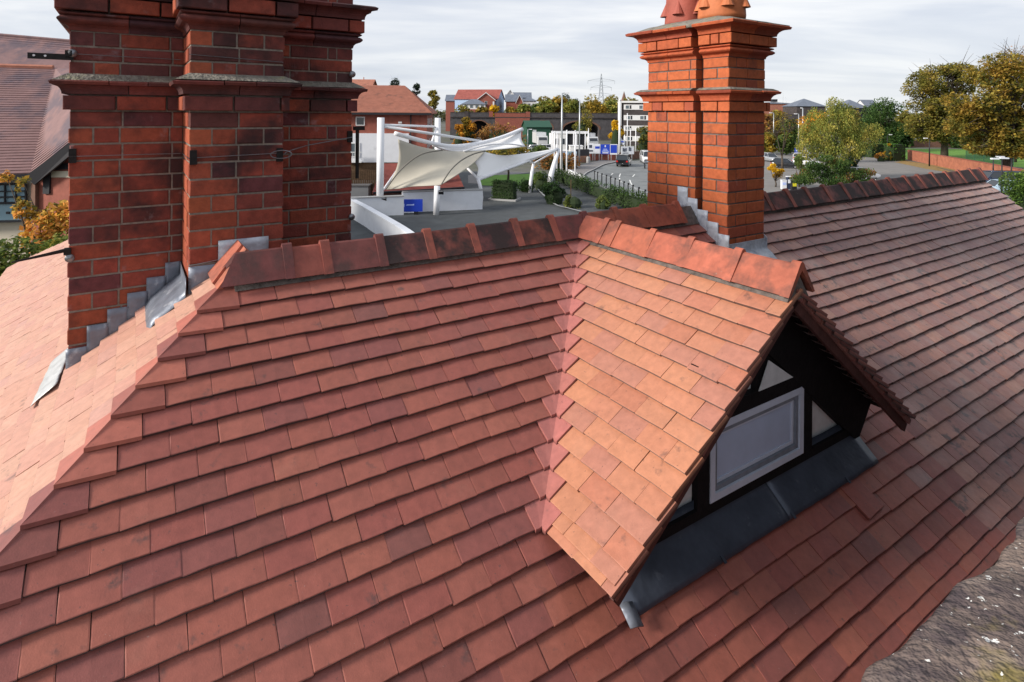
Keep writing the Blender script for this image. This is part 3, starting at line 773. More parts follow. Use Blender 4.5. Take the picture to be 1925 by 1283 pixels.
BACK = True; courses(items, kf_l, c1, zs_, sides=('f', 'b', 'l', 'N')); BACK = False; courses(items, kf_l, c2, zs_, sides=('f', 'l', 'r')); courses(items, kf_l, c3, zs_, sides=('f', 'b', 'r', 'N'))
tl = lambda s: J(random.choice([(.15, .042, .034), (.10, .034, .032), (.075, .03, .032)]), .12)
BACK = True
chimney_tops(chl, c1, 'fbl', 'bl', kf_l, items, tl, ZL2, 'sooty_brick', bs=('f', 'b', 'l', 'N'), top=.92)
BACK = False
chimney_tops(chl, c2, 'flr', 'flr', kf_l, items, tl, ZL2, 'sooty_brick', bs=('f', 'l', 'r'), top=.92, dz=.0021)
chimney_tops(chl, c3, 'fbr', 'br', kf_l, items, tl, ZL2, 'sooty_brick', bs=('f', 'b', 'r', 'N'), top=.92, dz=.0009)
for cc, sd_ in ((c1, ('f', 'b', 'l', 'N')), (c2, ('f', 'l', 'r')), (c3, ('f', 'b', 'r', 'N'))): courses(items, kf_l, cc, [ZL2['cap2'] + .03 + .085 * i for i in range(2)], sides=sd_)
lay(chl, items, 300, 'brick_field')
# stepped flashing along the side slope
def fplate(x0, x1, z0, z1, b=FB, m='lead'):
    bb = MB(); rows = [[Vector((x0 + (x1 - x0) * i / 5, b - .008 - .004 * noise.noise((x0 * 20 + i * .4, j * .5, 1)), z0 + (z1 - z0) * j / 4)) for j in range(5)] for i in range(6)]
    bb.grid(rows, (0, .004, 0)); bb.build('lead_flashing', m, chl, smooth=True)
for i in range(6):
    x0 = -2.895 + i * .088; zs0 = (x0 + L_HIP) * SP / CP
    fplate(x0, x0 + .095 if i < 5 else -2.375, zs0 - .02, zs0 + .135 if i else zs0 + .10)
fplate(-2.37, -2.20, -.20, -.018, .243); fplate(-2.235, -1.99, -.03, .10, .2415, 'bright_lead')
g = MB(); rows = []                                      # lead dressed flat into the angle beside the pier, turned up the brick
for j in range(9):
    b = .21 + (FB - .225) * j / 8; r = []
    for i in range(9):
        f = i / 8
        if i < 2: r.append(Vector((-2.384, b, (-2.384 + L_HIP) * SP / CP + (.085, .03)[i])))
        else: x = -2.386 - .165 * (i - 2) / 6; r.append(Vector((x, b, (x + L_HIP) * SP / CP + .014 + .004 * noise.noise((b * 12, f * 3, 5)) - (.026 if i == 8 else 0) - (.024 if j == 0 else 0))))
    rows.append(r)
g.grid(rows, (.002, 0, -.004)); g.build('lead_gutter', 'lead', chl, smooth=True)
g = MB(); rows = []                                      # crumpled pale lead strip at the left foot
for j in range(15):
    r = []
    for i in range(7):
        f, h = j / 14, i / 6; s_ = -(.66 - .20 * f) + .03 * h * 0; t_ = (.62 + .10 + .36 * f * .55) / CP * .86
        b = .98 - .50 * f; x = -2.885 - .10 * h - .035 * f
        r.append(Vector((x, b, (x + L_HIP) * SP / CP + (.010 + .0045 * math.sin(f * 26) * (1 - .3 * h) - (.006 if h > .9 else 0)))))
    rows.append(r)
mat('pale_lead', (.52, .53, .53), rough=.4, metal=.3, noise_s=14, noise_a=.25, bump=.3, bump_s=30)
g.grid(rows, (0, 0, -.004)); g.build('lead_gutter', 'pale_lead', chl, smooth=True)
# iron stays, wires and eye bolts round the stack
def wire(pts, r=.0022, m='galvanised', name='wire'): MB().tube(pts, r, 6).build(name, m, chl)
zw = .535
wire([(-2.895, FB - .012, zw), (-2.385, FB - .012, zw + .0)]); wire([(-2.376, .236, zw), (-1.93, .234, zw + .012)])
wire([(-2.375, FB, zw), (-2.377, .238, zw)])
wire([(-1.905, .25, zw + .01), (-1.83, .45, zw + .012), (-1.70, .60, zw + .03), (-1.405, FB - .014, zw + .075)], .003)
lp = MB(); lp.tube([(-1.93 + .055 * math.cos(a), .222, zw + .005 + .022 * math.sin(a)) for a in [i * math.pi / 8 for i in range(17)]], .003, 6, False); lp.build('wire_loop', 'galvanised', chl)
wire([(-2.88, FB - .012, 1.066), (-2.385, FB - .012, 1.062)], .0018); wire([(-2.376, .236, 1.062), (-1.92, .236, 1.045)], .0018)
wire([(-2.88, FB - .012, -.01), (-2.385, FB - .012, -.01)], .0014); wire([(-2.376, .236, -.012), (-1.95, .236, .03)], .0018)
for x, b, z in ((-2.872, FB, zw), (-2.352, .243, zw), (-1.935, .243, zw), (-1.42, FB, zw + .075)):
    MB().box(x - .016, x + .016, b - .014, b + .01, z - .034, z + .04).build('stay_plate', 'iron', chl)
for x, b, z in ((-2.875, FB, 1.068), (-2.88, FB, .012), (-1.412, FB, 1.02), (-1.41, FB, .09)):
    e = MB(); e.lathe((x, b - .03, z), [(.020, 0), (.022, .010), (.016, .018), (.006, .022)], 14, 'Y'); e.build('eye_bolt', 'galvanised', chl, smooth=True)
a1 = MB(); a1.box(-3.055, -2.87, FB - .018, FB - .008, 1.032, 1.062); a1.build('aerial_bracket', 'iron', chl)
h1 = MB()
for x in (-3.03, -2.985): h1.lathe((x, FB - .0205, 1.049), [(.0055, 0), (.0055, .002)], 10, 'Y')
h1.build('bracket_bolt', 'white_paint', chl)
MB().box(-2.905, -2.875, FB - .03, FB + .02, 1.05, 1.082).build('bracket_clamp', 'iron', chl)
MB().tube([(-3.10, FB - .10, .036), (-2.88, FB - .01, .055)], [.004, .011], 8).build('aerial_bracket', 'iron', chl)
MB().box(-2.905, -2.875, FB - .03, FB + .02, .03, .06).build('bracket_clamp', 'iron', chl)
st = MB(); st.tube([(-1.375, FB - .02, .34), (-1.375, FB - .02, .66)], .012, 8); st.box(-1.40, -1.33, FB - .035, FB - .005, .655, .68); st.build('stay_post', 'iron', chl)

# ================================================================== STONE COPING close to the eye
cop = MB(); rows = []
c0 = Vector((.42, 1.04, HV - 1.235)); cdir = Vector((.835, .55, -.01)); cin = Vector((.60, -.80, 0))
for i in range(86):
    f = -.5 + i / 85 * 3.0; r = []
    for j in range(30):
        h = j / 29
        edge = .030 * noise.noise((f * 3.1, 0, 4)) + .018 * noise.noise((f * 9, 2, 8)) + .035 * max(0, noise.noise((f * 1.9, 5, 1)))
        if h < .22: w = -edge; z = -.16 + .15 * math.sin(h / .22 * math.pi / 2); w += .03 * math.cos(h / .22 * math.pi / 2)
        else: w = -edge * (1 - (h - .22)) + (h - .22) / .78 * .55; z = -.01 + .055 * math.sin(min(1, (h - .22) / .5) * math.pi / 2)
        p = c0 + cdir * f + cin * w + Vector((0, 0, z))
        p += Vector((0, 0, 1)) * (.014 * noise.noise((f * 5, h * 5, 1)) + .007 * noise.noise((f * 15, h * 11, 3)))
        r.append(p)
    rows.append(r)
cop.grid(rows, (0, 0, -.30))
cop.build('stone_coping', 'stone', None, smooth=True, label='rough lichen-spotted stone coping in the bottom right corner', cat='coping')
sw = MB(); a_ = c0 + cdir * -.45 + cin * .06; b_ = c0 + cdir * 2.4 + cin * .06
sw.prism([Vector((a_.x, a_.y, 0)), Vector((b_.x, b_.y, 0)), Vector((b_.x, b_.y, c0.z - .32)), Vector((a_.x, a_.y, c0.z - .32))], cin * .40)
sw.build('parapet_wall', 'house_brick', None, label='brick parapet wall carrying the lichen-spotted stone coping', cat='wall')

tg = MB()  # unseen gable added to block the sky and darken the lower-right roof
def hb(a, b, z): return HOUSE_M @ Vector((a, b, z))
tg.prism([hb(-.1, -3.05, -ZR), hb(7.5, -3.05, -ZR), hb(7.5, -3.05, 2.4), hb(3.7, -3.05, 5.8), hb(-.1, -3.05, 2.4)], B3 * -5)
mat('shade_gable_dark', (.06, .062, .07), rough=.7, noise_s=8, noise_a=.3)
tg.build('added_shade_gable', 'shade_gable_dark', None, label='added unseen gable beside the stone coping, right of the view, shading the roof', cat='building')
# ================================================================== SETTING BEYOND THE HOUSE
mat('ground', (.085, .090, .060), rough=.95, noise_s=.25, noise_a=.35, stain=[((.13, .125, .12), .12, .45, .6, .8)])
mat('asphalt', (.062, .068, .072), rough=.9, noise_s=1.2, noise_a=.2, stain=[((.11, .12, .12), .35, .5, .7, .6)])
mat('road', (.19, .20, .20), rough=.8, noise_s=.8, noise_a=.14, stain=[((.08, .085, .09), .28, .5, .66, .6)])
mat('pavement', (.20, .19, .185), rough=.9, noise_s=2, noise_a=.15)
mat('line_paint', (.75, .75, .72), rough=.7)
mat('lawn', (.10, .22, .022), rough=.95, noise_s=1.5, noise_a=.3, bump=.4, bump_s=20)
mat('dry_grass', (.26, .17, .06), rough=.95, noise_s=1.5, noise_a=.35)
mat('white_render', (.70, .72, .76), rough=.7, noise_s=1.6, noise_a=.06, stain=[((.40, .42, .44), 1.3, .6, .8, .4)])
mat('white_steel', (.78, .79, .82), rough=.35, spec=.5)
mat('sail', (.80, .80, .80), rough=.6)
mat('sail_under', (.46, .43, .36), rough=.7, noise_s=.8, noise_a=.06)  # same white fabric from below, its shade put into the colour
mat('sail_seam', (.16, .15, .13), rough=.7)
mat('bg_brick', (.27, .085, .06), rough=.85, noise_s=3, noise_a=.22)
mat('bg_brick_brown', (.16, .085, .06), rough=.85, noise_s=2, noise_a=.3)
mat('bg_brick_dark', (.060, .050, .050), rough=.9, noise_s=1, noise_a=.4)
mat('blue_brick', (.075, .070, .075), rough=.85, noise_s=.9, noise_a=.35)
mat('bg_orange_tile', (.34, .135, .09), rough=.8, noise_s=2.2, noise_a=.2, stain=[((.11, .06, .05), 1.1, .58, .72, .7)])
mat('bg_red_tile', (.27, .075, .06), rough=.8, noise_s=.8, noise_a=.25)
mat('bg_slate', (.13, .15, .19), rough=.6, noise_s=.8, noise_a=.2)
mat('bg_blue_wall', (.36, .48, .66), rough=.8)
mat('bg_white', (.68, .68, .68), rough=.8)
mat('cement_grey', (.34, .34, .34), rough=.8)
mat('glass_dark', (.02, .026, .034), rough=.08, spec=.8)
mat('glass_grey', (.10, .13, .15), rough=.1, spec=.8)
mat('brown_tile', (.205, .118, .115), rough=.75, noise_s=1.8, noise_a=.18, stain=[((.075, .062, .085), .55, .47, .62, .75)])
mat('dark_frame', (.013, .013, .018), rough=.6)
mat('teal_door', (.20, .31, .37), rough=.4)
mat('cream_render', (.50, .45, .36), rough=.85)
mat('sign_blue', (.018, .055, .46), rough=.35)
mat('sign_white', (.72, .74, .78), rough=.5)
mat('print_pale', (.45, .55, .88), rough=.5)
mat('print_dark', (.05, .06, .09), rough=.5)
mat('shed_green', (.018, .075, .045), rough=.6)
mat('galv_post', (.50, .53, .55), rough=.4, metal=.5)
mat('black_post', (.012, .012, .014), rough=.5)
mat('fence_wood', (.11, .065, .035), rough=.9, noise_s=6, noise_a=.35)
mat('car_black', (.012, .014, .018), rough=.25, coat=.8); mat('car_navy', (.018, .03, .07), rough=.25, coat=.8); mat('car_white', (.70, .71, .73), rough=.25, coat=.6)
mat('car_blue', (.42, .55, .66), rough=.25, coat=.6); mat('car_silver', (.42, .44, .46), rough=.25, metal=.4, coat=.6); mat('car_red', (.35, .03, .03), rough=.3, coat=.6)
mat('tyre', (.014, .014, .015), rough=.9); mat('rim', (.4, .41, .43), rough=.3, metal=.7)
mat('tail_light', (.5, .02, .02), rough=.2); mat('head_light', (.8, .8, .78), rough=.1)
mat('bark', (.075, .058, .045), rough=.95, noise_s=5, noise_a=.4)
mat('leaf', attr='tint', rough=.65, spec=.25)
def leafy():                                          # light passes through leaves
    nt = MATS['leaf'].node_tree; nd, ln = nt.nodes, nt.links; out = nd['Material Output']; b = nd['Principled BSDF']
    tr = nd.new('ShaderNodeBsdfTranslucent'); mx = nd.new('ShaderNodeMixShader'); mx.inputs[0].default_value = .42
    at_ = [n for n in nd if n.type == 'ATTRIBUTE'][0]; ln.new(at_.outputs['Color'], tr.inputs[0])
    ln.new(b.outputs[0], mx.inputs[1]); ln.new(tr.outputs[0], mx.inputs[2]); ln.new(mx.outputs[0], out.inputs[0])
leafy()
mat('fabric_flag', (.70, .74, .82), rough=.8)
mat('pylon_steel', (.34, .37, .40), rough=.5, metal=.3)
mat('hedge_core', (.018, .032, .010), rough=.95)

def sheet(name, pts, z, m, **kw):                     # a level sheet through pixel-placed corners
    b = MB(); b.v = [(p.x, p.y, z) for p in pts]; b.f = [tuple(range(len(pts)))]
    me = b.mesh(name, m); 
    if me.polygons[0].normal.z < 0: b.f = [b.f[0][::-1]]; me = b.mesh(name, m)
    return obj(name, me, None, kind='structure', **kw)
ZP = 1.5                                              # the white-walled terrace stands above the street
g = MB(); g.grid([[(-1500 + 3000 * i / 6, -200 + 3400 * j / 6, 0) for j in range(7)] for i in range(7)]); o = g.build('ground', 'ground', None, kind='structure')
for p in o.data.polygons: pass

# ---- road, pavement, markings
def strip(name, cl, w0, w1, z, m, **kw):              # ribbon along a centre line, offset w0..w1 to its left
    L, Rr = [], []
    for i, p in enumerate(cl):
        d = (cl[min(i + 1, len(cl) - 1)] - cl[max(i - 1, 0)]); d.z = 0; d.normalize(); n = Vector((-d.y, d.x, 0))
        L.append(Vector((p.x, p.y, z)) + n * w1); Rr.append(Vector((p.x, p.y, z)) + n * w0)
    b = MB(); b.grid([Rr, L]); o = b.build(name, m, **kw); return o
def curve(pts, n=10):                                 # Catmull-Rom through points
    out = []
    P = [pts[0]] + list(pts) + [pts[-1]]
    for i in range(1, len(P) - 2):
        for k in range(n):
            t = k / n; a, b, c, d = P[i - 1], P[i], P[i + 1], P[i + 2]
            out.append(.5 * ((2 * b) + (c - a) * t + (2 * a - 5 * b + 4 * c - d) * t * t + (3 * b - a - 3 * c + d) * t ** 3))
    out.append(pts[-1]); return out
kerb = curve([gr(1240, 400), gr(1180, 372), gr(1125, 350), gr(1098, 336), gr(1100, 328), gr(1118, 319), gr(1134, 311), gr(1150, 307.5), gr(1160, 304)])
road_pts = kerb + [gr(1225, 301), gr(1300, 306), gr(1420, 330), gr(1440, 420), gr(1350, 470)]
sheet('road', road_pts, .008, 'road')
pv = MB(); n_ = len(kerb) - 1
pv.grid([[Vector((p.x, p.y, .13)) for p in kerb], [Vector((p.x, p.y, .13)) + Vector((-2.6, 1.6 if i > 30 else -.4, 0)) for i, p in enumerate(kerb)]], (0, 0, -.12)); pv.build('pavement', 'pavement', None, kind='structure')
strip('kerb', kerb, -.16, .06, .15, 'cement_grey', kind='structure')
def marking(a, b, w=.14, n=6):
    c = curve([gr(*a), gr((a[0] + b[0]) / 2 + (a[1] - b[1]) * .06, (a[1] + b[1]) / 2), gr(*b)], 4)
    o = strip('road_marking', c, -w / 2, w / 2, .014, 'line_paint', kind='structure')
for a, b in (((1166.5, 327), (1164.5, 333)), ((1164.4, 335), (1168, 343.5)), ((1170, 347), (1176, 356)), ((1149, 329), (1152, 326.5)), ((1189, 333), (1193, 328.5)), ((1184, 339), (1188, 348)), ((1191, 352), (1199, 359)), ((1203, 362), (1213, 368)), ((1180, 361), (1192, 372))): marking(a, b)

# ---- terrace slab, walls
terr = [gr(640, 470, ZP), gr(800, 470, ZP), gr(1010, 440, ZP), gr(1240, 420, ZP), gr(1215, 398, ZP), gr(1130, 366, ZP), gr(1075, 342, ZP), gr(1020, 325, ZP), gr(880, 322, ZP), gr(640, 345, ZP)]
b = MB(); b.prism([Vector((p.x, p.y, 0)) for p in terr][::-1], (0, 0, ZP)); o = b.build('terrace', 'asphalt', None, kind='structure')
sheet('lawn', [gr(905, 349, ZP), gr(960, 352, ZP), gr(985, 347, ZP), gr(1012, 336, ZP), gr(1005, 327, ZP), gr(930, 330, ZP), gr(900, 338, ZP)], ZP + .02, 'lawn')
sheet('path', [gr(880, 345, ZP), gr(902, 346, ZP), gr(905, 336, ZP), gr(1000, 324.5, ZP), gr(940, 323, ZP), gr(880, 330, ZP)], ZP + .012, 'pavement')
def wall_thing(name, label, pts, z0, z1, th_, m, cope=None, cat='wall'):
    t = thing(name, label, cat, (pts[0].x, pts[0].y, z0))
    o = Vector((pts[0].x, pts[0].y, z0)); L, Rr = [], []
    for i, p in enumerate(pts):
        d = pts[min(i + 1, len(pts) - 1)] - pts[max(i - 1, 0)]; d.z = 0; d.normalize(); n = Vector((-d.y, d.x, 0)) * th_
        L.append(Vector((p.x, p.y, z0)) - o); Rr.append(Vector((p.x, p.y, z0)) + n - o)
    b = MB(); b.grid([L, Rr], (0, 0, z1 - z0)); b.build('wall_body', m, t)
    if cope:
        L2 = [p + Vector((0, 0, z1 - z0 + .003)) - (q - p).normalized() * .05 for p, q in zip(L, Rr)]; R2 = [q + Vector((0, 0, z1 - z0 + .003)) + (q - p).normalized() * .05 for p, q in zip(L, Rr)]
        MB().grid([L2, R2], (0, 0, .07)).build('coping', cope, t)
    return t
wt = ZP + 1.05
fw = curve([gr(636, 362, wt), gr(690, 389, wt), gr(706, 398, wt), gr(735, 414, wt), gr(768, 434, wt), gr(800, 458, wt)], 5)
wall_thing('terrace_wall', 'curved white rendered terrace wall beside the left chimney', fw[::-1], 0, wt, .28, 'white_render', 'white_render')
wall_thing('terrace_wall', 'white wall corner behind the leftmost white mast', [gr(660, 409, ZP), gr(759, 404.5, ZP)], ZP, ZP + 1.18, .35, 'white_render', 'cement_grey')
wall_thing('terrace_wall', 'long white wall behind the short canopy column', [gr(756, 400, ZP), gr(907, 394, ZP)], ZP, ZP + 1.32, .3, 'white_render', 'cement_grey')

# ---- tensile canopy
cp_ = thing('tensile_canopy', 'white tensile fabric canopy on masts and curved struts over the terrace', 'canopy', (gr(715, 403, ZP).x, gr(715, 403, ZP).y, ZP))
CO = Vector(cp_.location)
def ctube(name, pts, r, m='white_steel', n=10): MB().tube([Vector(p) - CO for p in pts], r, n).build(name, m, cp_, smooth=True)
m1 = gr(714, 404, ZP); m2Y = 44.0; m2t = at(823, 222, m2Y); m1t = at(716, 221.5, m1.y)
ctube('mast', [m1, (m1t.x, m1t.y, m1t.z)], .235, n=16); ctube('mast', [(m2t.x, m2t.y, ZP), m2t], .225, n=16)
c3 = gr(820, 404, ZP); c3t = at(822, 350, c3.y); ctube('column', [c3, c3t], .20, n=14)
c4 = gr(904, 391.5, ZP); c4t = at(899, 337, c4.y); ctube('column', [c4, at(905, 372, c4.y), at(903, 352, c4.y), c4t], [.10, .13, .13, .12])
c5 = gr(996, 362.5, ZP); c5t = at(1003, 307, c5.y + .5); ctube('column', [c5, at(997.5, 345, c5.y), at(1000, 325, c5.y), c5t], [.13, .15, .14, .11])
c6 = gr(1031, 352, ZP); c6t = at(1051, 281, c6.y + 2); ctube('column', [c6, at(1036, 330, c6.y + .4), at(1043, 305, c6.y + 1.2), c6t], [.24, .25, .21, .12])
A_ = at(742, 251, 39.5); D_hi = at(982, 243, 47); mid = at(885, 275, 43.5)
boom = curve([A_, at(800, 267, 40.8), at(850, 275.5, 42.2), at(900, 270, 44), at(945, 258, 45.6), D_hi], 5); ctube('boom', boom, [.15] * len(boom), n=12)
ctube('strut', [at(723, 235.5, m1.y), at(818, 238.5, m2Y)], .085); ctube('strut', [at(723, 238.5, m1.y), at(905, 266, 44.5)], .10); ctube('strut', [at(812, 268, 41.5), at(821, 239, m2Y)], .08)
ctube('strut', [at(721, 357, 39.2), at(748, 318, 42)], .075)
ctube('strut', [at(899, 337, c4.y), at(872, 310, 43)], .085); ctube('strut', [at(899, 338, c4.y), at(975, 310, 46), at(1048, 280, c6.y + 2)], .115); ctube('strut', [at(985, 302, 48), at(1003, 307, c5.y + .5)], .07); ctube('strut', [at(1003, 308, c5.y + .5), at(1048, 282, c6.y + 2)], .07)
def sail(name, edges, n, m_top, m_bot, sag, seams=()):
    """fabric stretched between four corner curves: edges top, bottom as point lists"""
    top, bot = edges; T_, B_ = curve(top, 6), curve(bot, 6); k = max(len(T_), len(B_))
    T_ = [T_[round(i * (len(T_) - 1) / (k - 1))] for i in range(k)]; B_ = [B_[round(i * (len(B_) - 1) / (k - 1))] for i in range(k)]
    rows = []
    for j in range(n + 1):
        f = j / n; rows.append([T_[i].lerp(B_[i], f) + sag * (math.sin(math.pi * f) * math.sin(math.pi * (.15 + .7 * i / (k - 1)))) - CO for i in range(k)])
    me = MB().grid(rows).mesh(name, m_bot, True); me.materials.append(MATS[m_top])
    o = obj(name, me, cp_); sl = o.modifiers.new('thick', 'SOLIDIFY'); sl.thickness = .03; sl.material_offset = 1; sl.offset = 0
    for i in seams:
        MB().tube([r[i] + Vector((0, -.04, 0)) for r in rows], .045, 5).build('seam', 'sail_seam', cp_)
    return rows
s1 = sail('membrane', ([at(748, 262, 39.4), at(790, 276, 40.4), at(830, 283, 41.2), at(870, 285.5, 42.2), at(914, 284, 43)], [at(726, 357, 39.2), at(750, 355, 38.9), at(775, 351, 38.6), at(800, 350, 38.4), at(829, 348, 38.3)]), 12, 'sail', 'sail_under', Vector((.75, .5, .1)))
def seam3(pts): MB().tube([p - CO for p in curve(pts, 5)], .05, 5).build('seam', 'sail_seam', cp_)
seam3([at(726, 356, 38.9), at(748, 326, 38.9), at(775, 301, 39.3), at(800, 288, 39.8), at(832, 283, 40.6)]); seam3([at(830, 347, 38.0), at(846, 322, 38.6), at(866, 303, 39.9), at(890, 290, 41.3), at(912, 284.5, 42.4)])
sail('membrane', ([at(818, 271, 42), at(850, 277, 42.6), at(890, 274, 44.2), at(940, 262, 45.8), at(980, 247, 47)], [at(815, 274, 41.2), at(850, 284, 41.8), at(890, 284, 42.8), at(940, 281, 44.2), at(988, 276, 45.4)]), 6, 'sail', 'sail', Vector((-.35, 0, -.12)))
ctube('boom', curve([at(872, 285, 42.2), at(915, 273, 43.6), at(955, 271, 44.6), at(986, 275, 45.4)], 5), .06)
sail('membrane', ([at(910, 286, 43), at(945, 292.5, 45), at(985, 289, 48), at(1020, 284, 51), at(1046, 279.5, 53)], [at(889, 301, 42.2), at(899, 316, 41.8), at(902, 335, 41.2), at(960, 311, 45), at(1046, 281, 53)]), 8, 'sail', 'sail', Vector((.2, 0, -.15)))
for p, q in ((m1, (722, 375)), (c3, (829, 362))):
    f = at(q[0], q[1], p.y - .35); MB().obox(f - CO, (.16, 0, 0), (0, .06, .05), (0, -.07, .09)).build('flood_light', 'black_post', cp_); MB().obox(f - CO + Vector((0, -.075, .02)), (.12, 0, 0), (0, .008, .0), (0, -.03, .06)).build('lamp_glass', 'sign_white', cp_)

# ---- blue sign on a stand
sp = gr(775, 403.2, ZP); sg = thing('blue_sign', 'royal blue sign board on a low stand against the white wall', 'sign', (sp.x, sp.y, ZP), R(6))
pb = MB(); pb.box(-.67, .67, -.05, .02, .18, .98); pb.build('board', 'sign_blue', sg)
for x0, x1, z0, z1 in ((-.58, -.50, .50, .70), (-.40, .12, .585, .615), (-.36, .10, .62, .655), (.04, .12, .60, .68)): MB().box(x0, x1, -.053, -.05, z0, z1).build('lettering', 'print_pale', sg)
MB().box(.12, .40, -.2, .1, 0, .18).build('foot', 'black_post', sg); MB().box(-.60, .12, -.06, .03, .10, .14).build('rail', 'sign_white', sg)
lt = gr(734, 404, ZP); st = thing('ground_spotlight', 'small blue spotlight on a stem before the white wall corner', 'light', (lt.x, lt.y, ZP)); MB().tube([(0, 0, 0), (0, 0, .3)], .03, 6).build('stem', 'sign_blue', st); MB().box(-.17, .17, -.1, .1, .3, .38).build('head', 'sign_blue', st)

# ---- buildings in general
def wpane(parent, o, e, n, x0, x1, z0, z1, fr='bg_white', pane='glass_dark', fw=.07, bars=1, d=.05):
    """window: frame proud of the wall, pane and glazing bars; o corner on the wall, e along it, n outwards"""
    o, e, n = Vector(o), Vector(e), Vector(n); zv = Vector((0, 0, 1))
    def bx(a0, a1, h0, h1, dep): return MB().obox(o + e * (a0 + a1) / 2 + zv * (h0 + h1) / 2 + n * dep / 2, e * (a1 - a0) / 2, n * dep / 2, zv * (h1 - h0) / 2)
    f = MB()
    for q in ((x0, x1, z0, z0 + fw), (x0, x1, z1 - fw, z1), (x0, x0 + fw, z0 + fw, z1 - fw), (x1 - fw, x1, z0 + fw, z1 - fw)):
        t = bx(*q, d); f.add(t.v, t.f)
    w = f.build('window', fr, parent); bx(x0 + fw, x1 - fw, z0 + fw, z1 - fw, d * .4).build('pane', pane, w)
    for i in range(bars):
        xc = x0 + (x1 - x0) * (i + 1) / (bars + 1); bx(xc - fw * .3, xc + fw * .3, z0 + fw, z1 - fw, d * .8).build('glazing_bar', fr, w)
    return w
def roof_slab(parent, P, m, th_=.12, name='roof', courses_=0):
    P = [Vector(p) for p in P]
    if not courses_: return MB().prism(P, (0, 0, -th_)).build(name, m, parent)
    b = MB(); a, bq, c, d = P                         # a-b eaves, d-c ridge; stepped courses
    n = (bq - a).cross(d - a).normalized(); n = n if n.z > 0 else -n
    for i in range(courses_):
        f0, f1 = i / courses_, (i + 1) / courses_
        q = [a.lerp(d, f0) + n * .035, bq.lerp(c, f0) + n * .035, bq.lerp(c, f1) + n * .004, a.lerp(d, f1) + n * .004]
        b.add(q, [(0, 1, 2, 3)]); b.add([q[0], q[1], q[1] - n * .04, q[0] - n * .04], [(3, 2, 1, 0)])
    b.prism(P, (0, 0, -th_))
    return b.build(name, m, parent)
def box_house(name, label, loc, rz, w, d, ze, zr_, wall, roofm, axis='x', over=.35, hipped=False, z0=0, courses_=0, cat='house', inset_=None):
    """house with its front left corner at loc, front along +x, going back along +y"""
    t = thing(name, label, cat, (loc[0], loc[1], 0), rz)
    b = MB()
    if hipped: b.box(0, w, 0, d, z0, ze)
    elif axis == 'x': b.prism([(0, 0, z0), (0, d, z0), (0, d, ze), (0, d / 2, zr_ - .12), (0, 0, ze)], (w, 0, 0))
    else: b.prism([(0, 0, z0), (w, 0, z0), (w, 0, ze), (w / 2, 0, zr_ - .12), (0, 0, ze)], (0, d, 0))
    b.build('wall', wall, t); o_ = over
    if hipped:
        h = inset_ or min(w, d) / 2; r0, r1 = ((h, d / 2), (w - h, d / 2)) if w >= d else ((w / 2, h), (w / 2, d - h))
        e = [(-o_, -o_, ze), (w + o_, -o_, ze), (w + o_, d + o_, ze), (-o_, d + o_, ze)]; q0, q1 = (*r0, zr_), (*r1, zr_)
        if w >= d: F = [[e[0], e[1], q1, q0], [e[2], e[3], q0, q1], [e[3], e[0], q0, q0], [e[1], e[2], q1, q1]]
        else: F = [[e[0], e[1], q0, q0], [e[2], e[3], q1, q1], [e[3], e[0], q0, q1], [e[1], e[2], q1, q0]]
        for f in F: 
            if courses_: roof_slab(t, f, roofm, .1, 'roof', courses_)
            else:
                f_ = [f[0], f[1], f[2]] if f[2] == f[3] else f; roof_slab(t, f_, roofm, .1)
    else:
        if axis == 'x':
            s = (zr_ - ze) / (d / 2); roof_slab(t, [(-o_, -o_, ze - s * o_), (w + o_, -o_, ze - s * o_), (w + o_, d / 2, zr_), (-o_, d / 2, zr_)], roofm, .12, 'roof', courses_); roof_slab(t, [(w + o_, d + o_, ze - s * o_), (-o_, d + o_, ze - s * o_), (-o_, d / 2 + .002, zr_), (w + o_, d / 2 + .002, zr_)], roofm)
        else:
            s = (zr_ - ze) / (w / 2); roof_slab(t, [(-o_, d + o_, ze - s * o_), (-o_, -o_, ze - s * o_), (w / 2, -o_, zr_), (w / 2, d + o_, zr_)], roofm, .12, 'roof', courses_); roof_slab(t, [(w + o_, -o_, ze - s * o_), (w + o_, d + o_, ze - s * o_), (w / 2 + .002, d + o_, zr_), (w / 2 + .002, -o_, zr_)], roofm)
            for sgn in (-1, 1):                       # white barge boards on the front gable
                a, c = Vector((w / 2, -o_ - .05, zr_ + .05)), Vector((w / 2 + sgn * (w / 2 + o_), -o_ - .05, ze - s * o_ + .05)); MB().prism([a, c, c - Vector((0, 0, .3)), a - Vector((0, 0, .3))], (0, .06, 0)).build('barge_board', 'bg_white', t)
    return t

# ---- three-storey house with hipped orange roof
P0 = at(802, 300, 50.0); HW = 14.0; P0 = P0 - Vector((math.cos(R(5)), math.sin(R(5)), 0)) * HW
ha = box_house('hipped_house', 'three-storey brick and white house with big hipped orange roof beside the left chimney', (P0.x, P0.y), R(5), HW, 10.5, 8.12, 10.65, 'bg_brick', 'bg_orange_tile', hipped=True, over=.45, courses_=26, inset_=2.4)
HX = HW - 8.7
MB().box(HX - 4, HX + 7.2, -.16, 0, 3.9, 6.35).build('rendered_bay', 'white_render', ha); MB().box(.5, HW - .2, -.06, -.005, 1.2, 3.88).build('timber_cladding', 'fence_wood', ha)
MB().box(-.4, HW + .4, -.52, -.42, 7.92, 8.10).build('gutter', 'dark_frame', ha); MB().tube([(HX + 7.35, -.1, 3.9), (HX + 7.35, -.1, 7.95)], .06, 6).build('downpipe', 'dark_frame', ha)
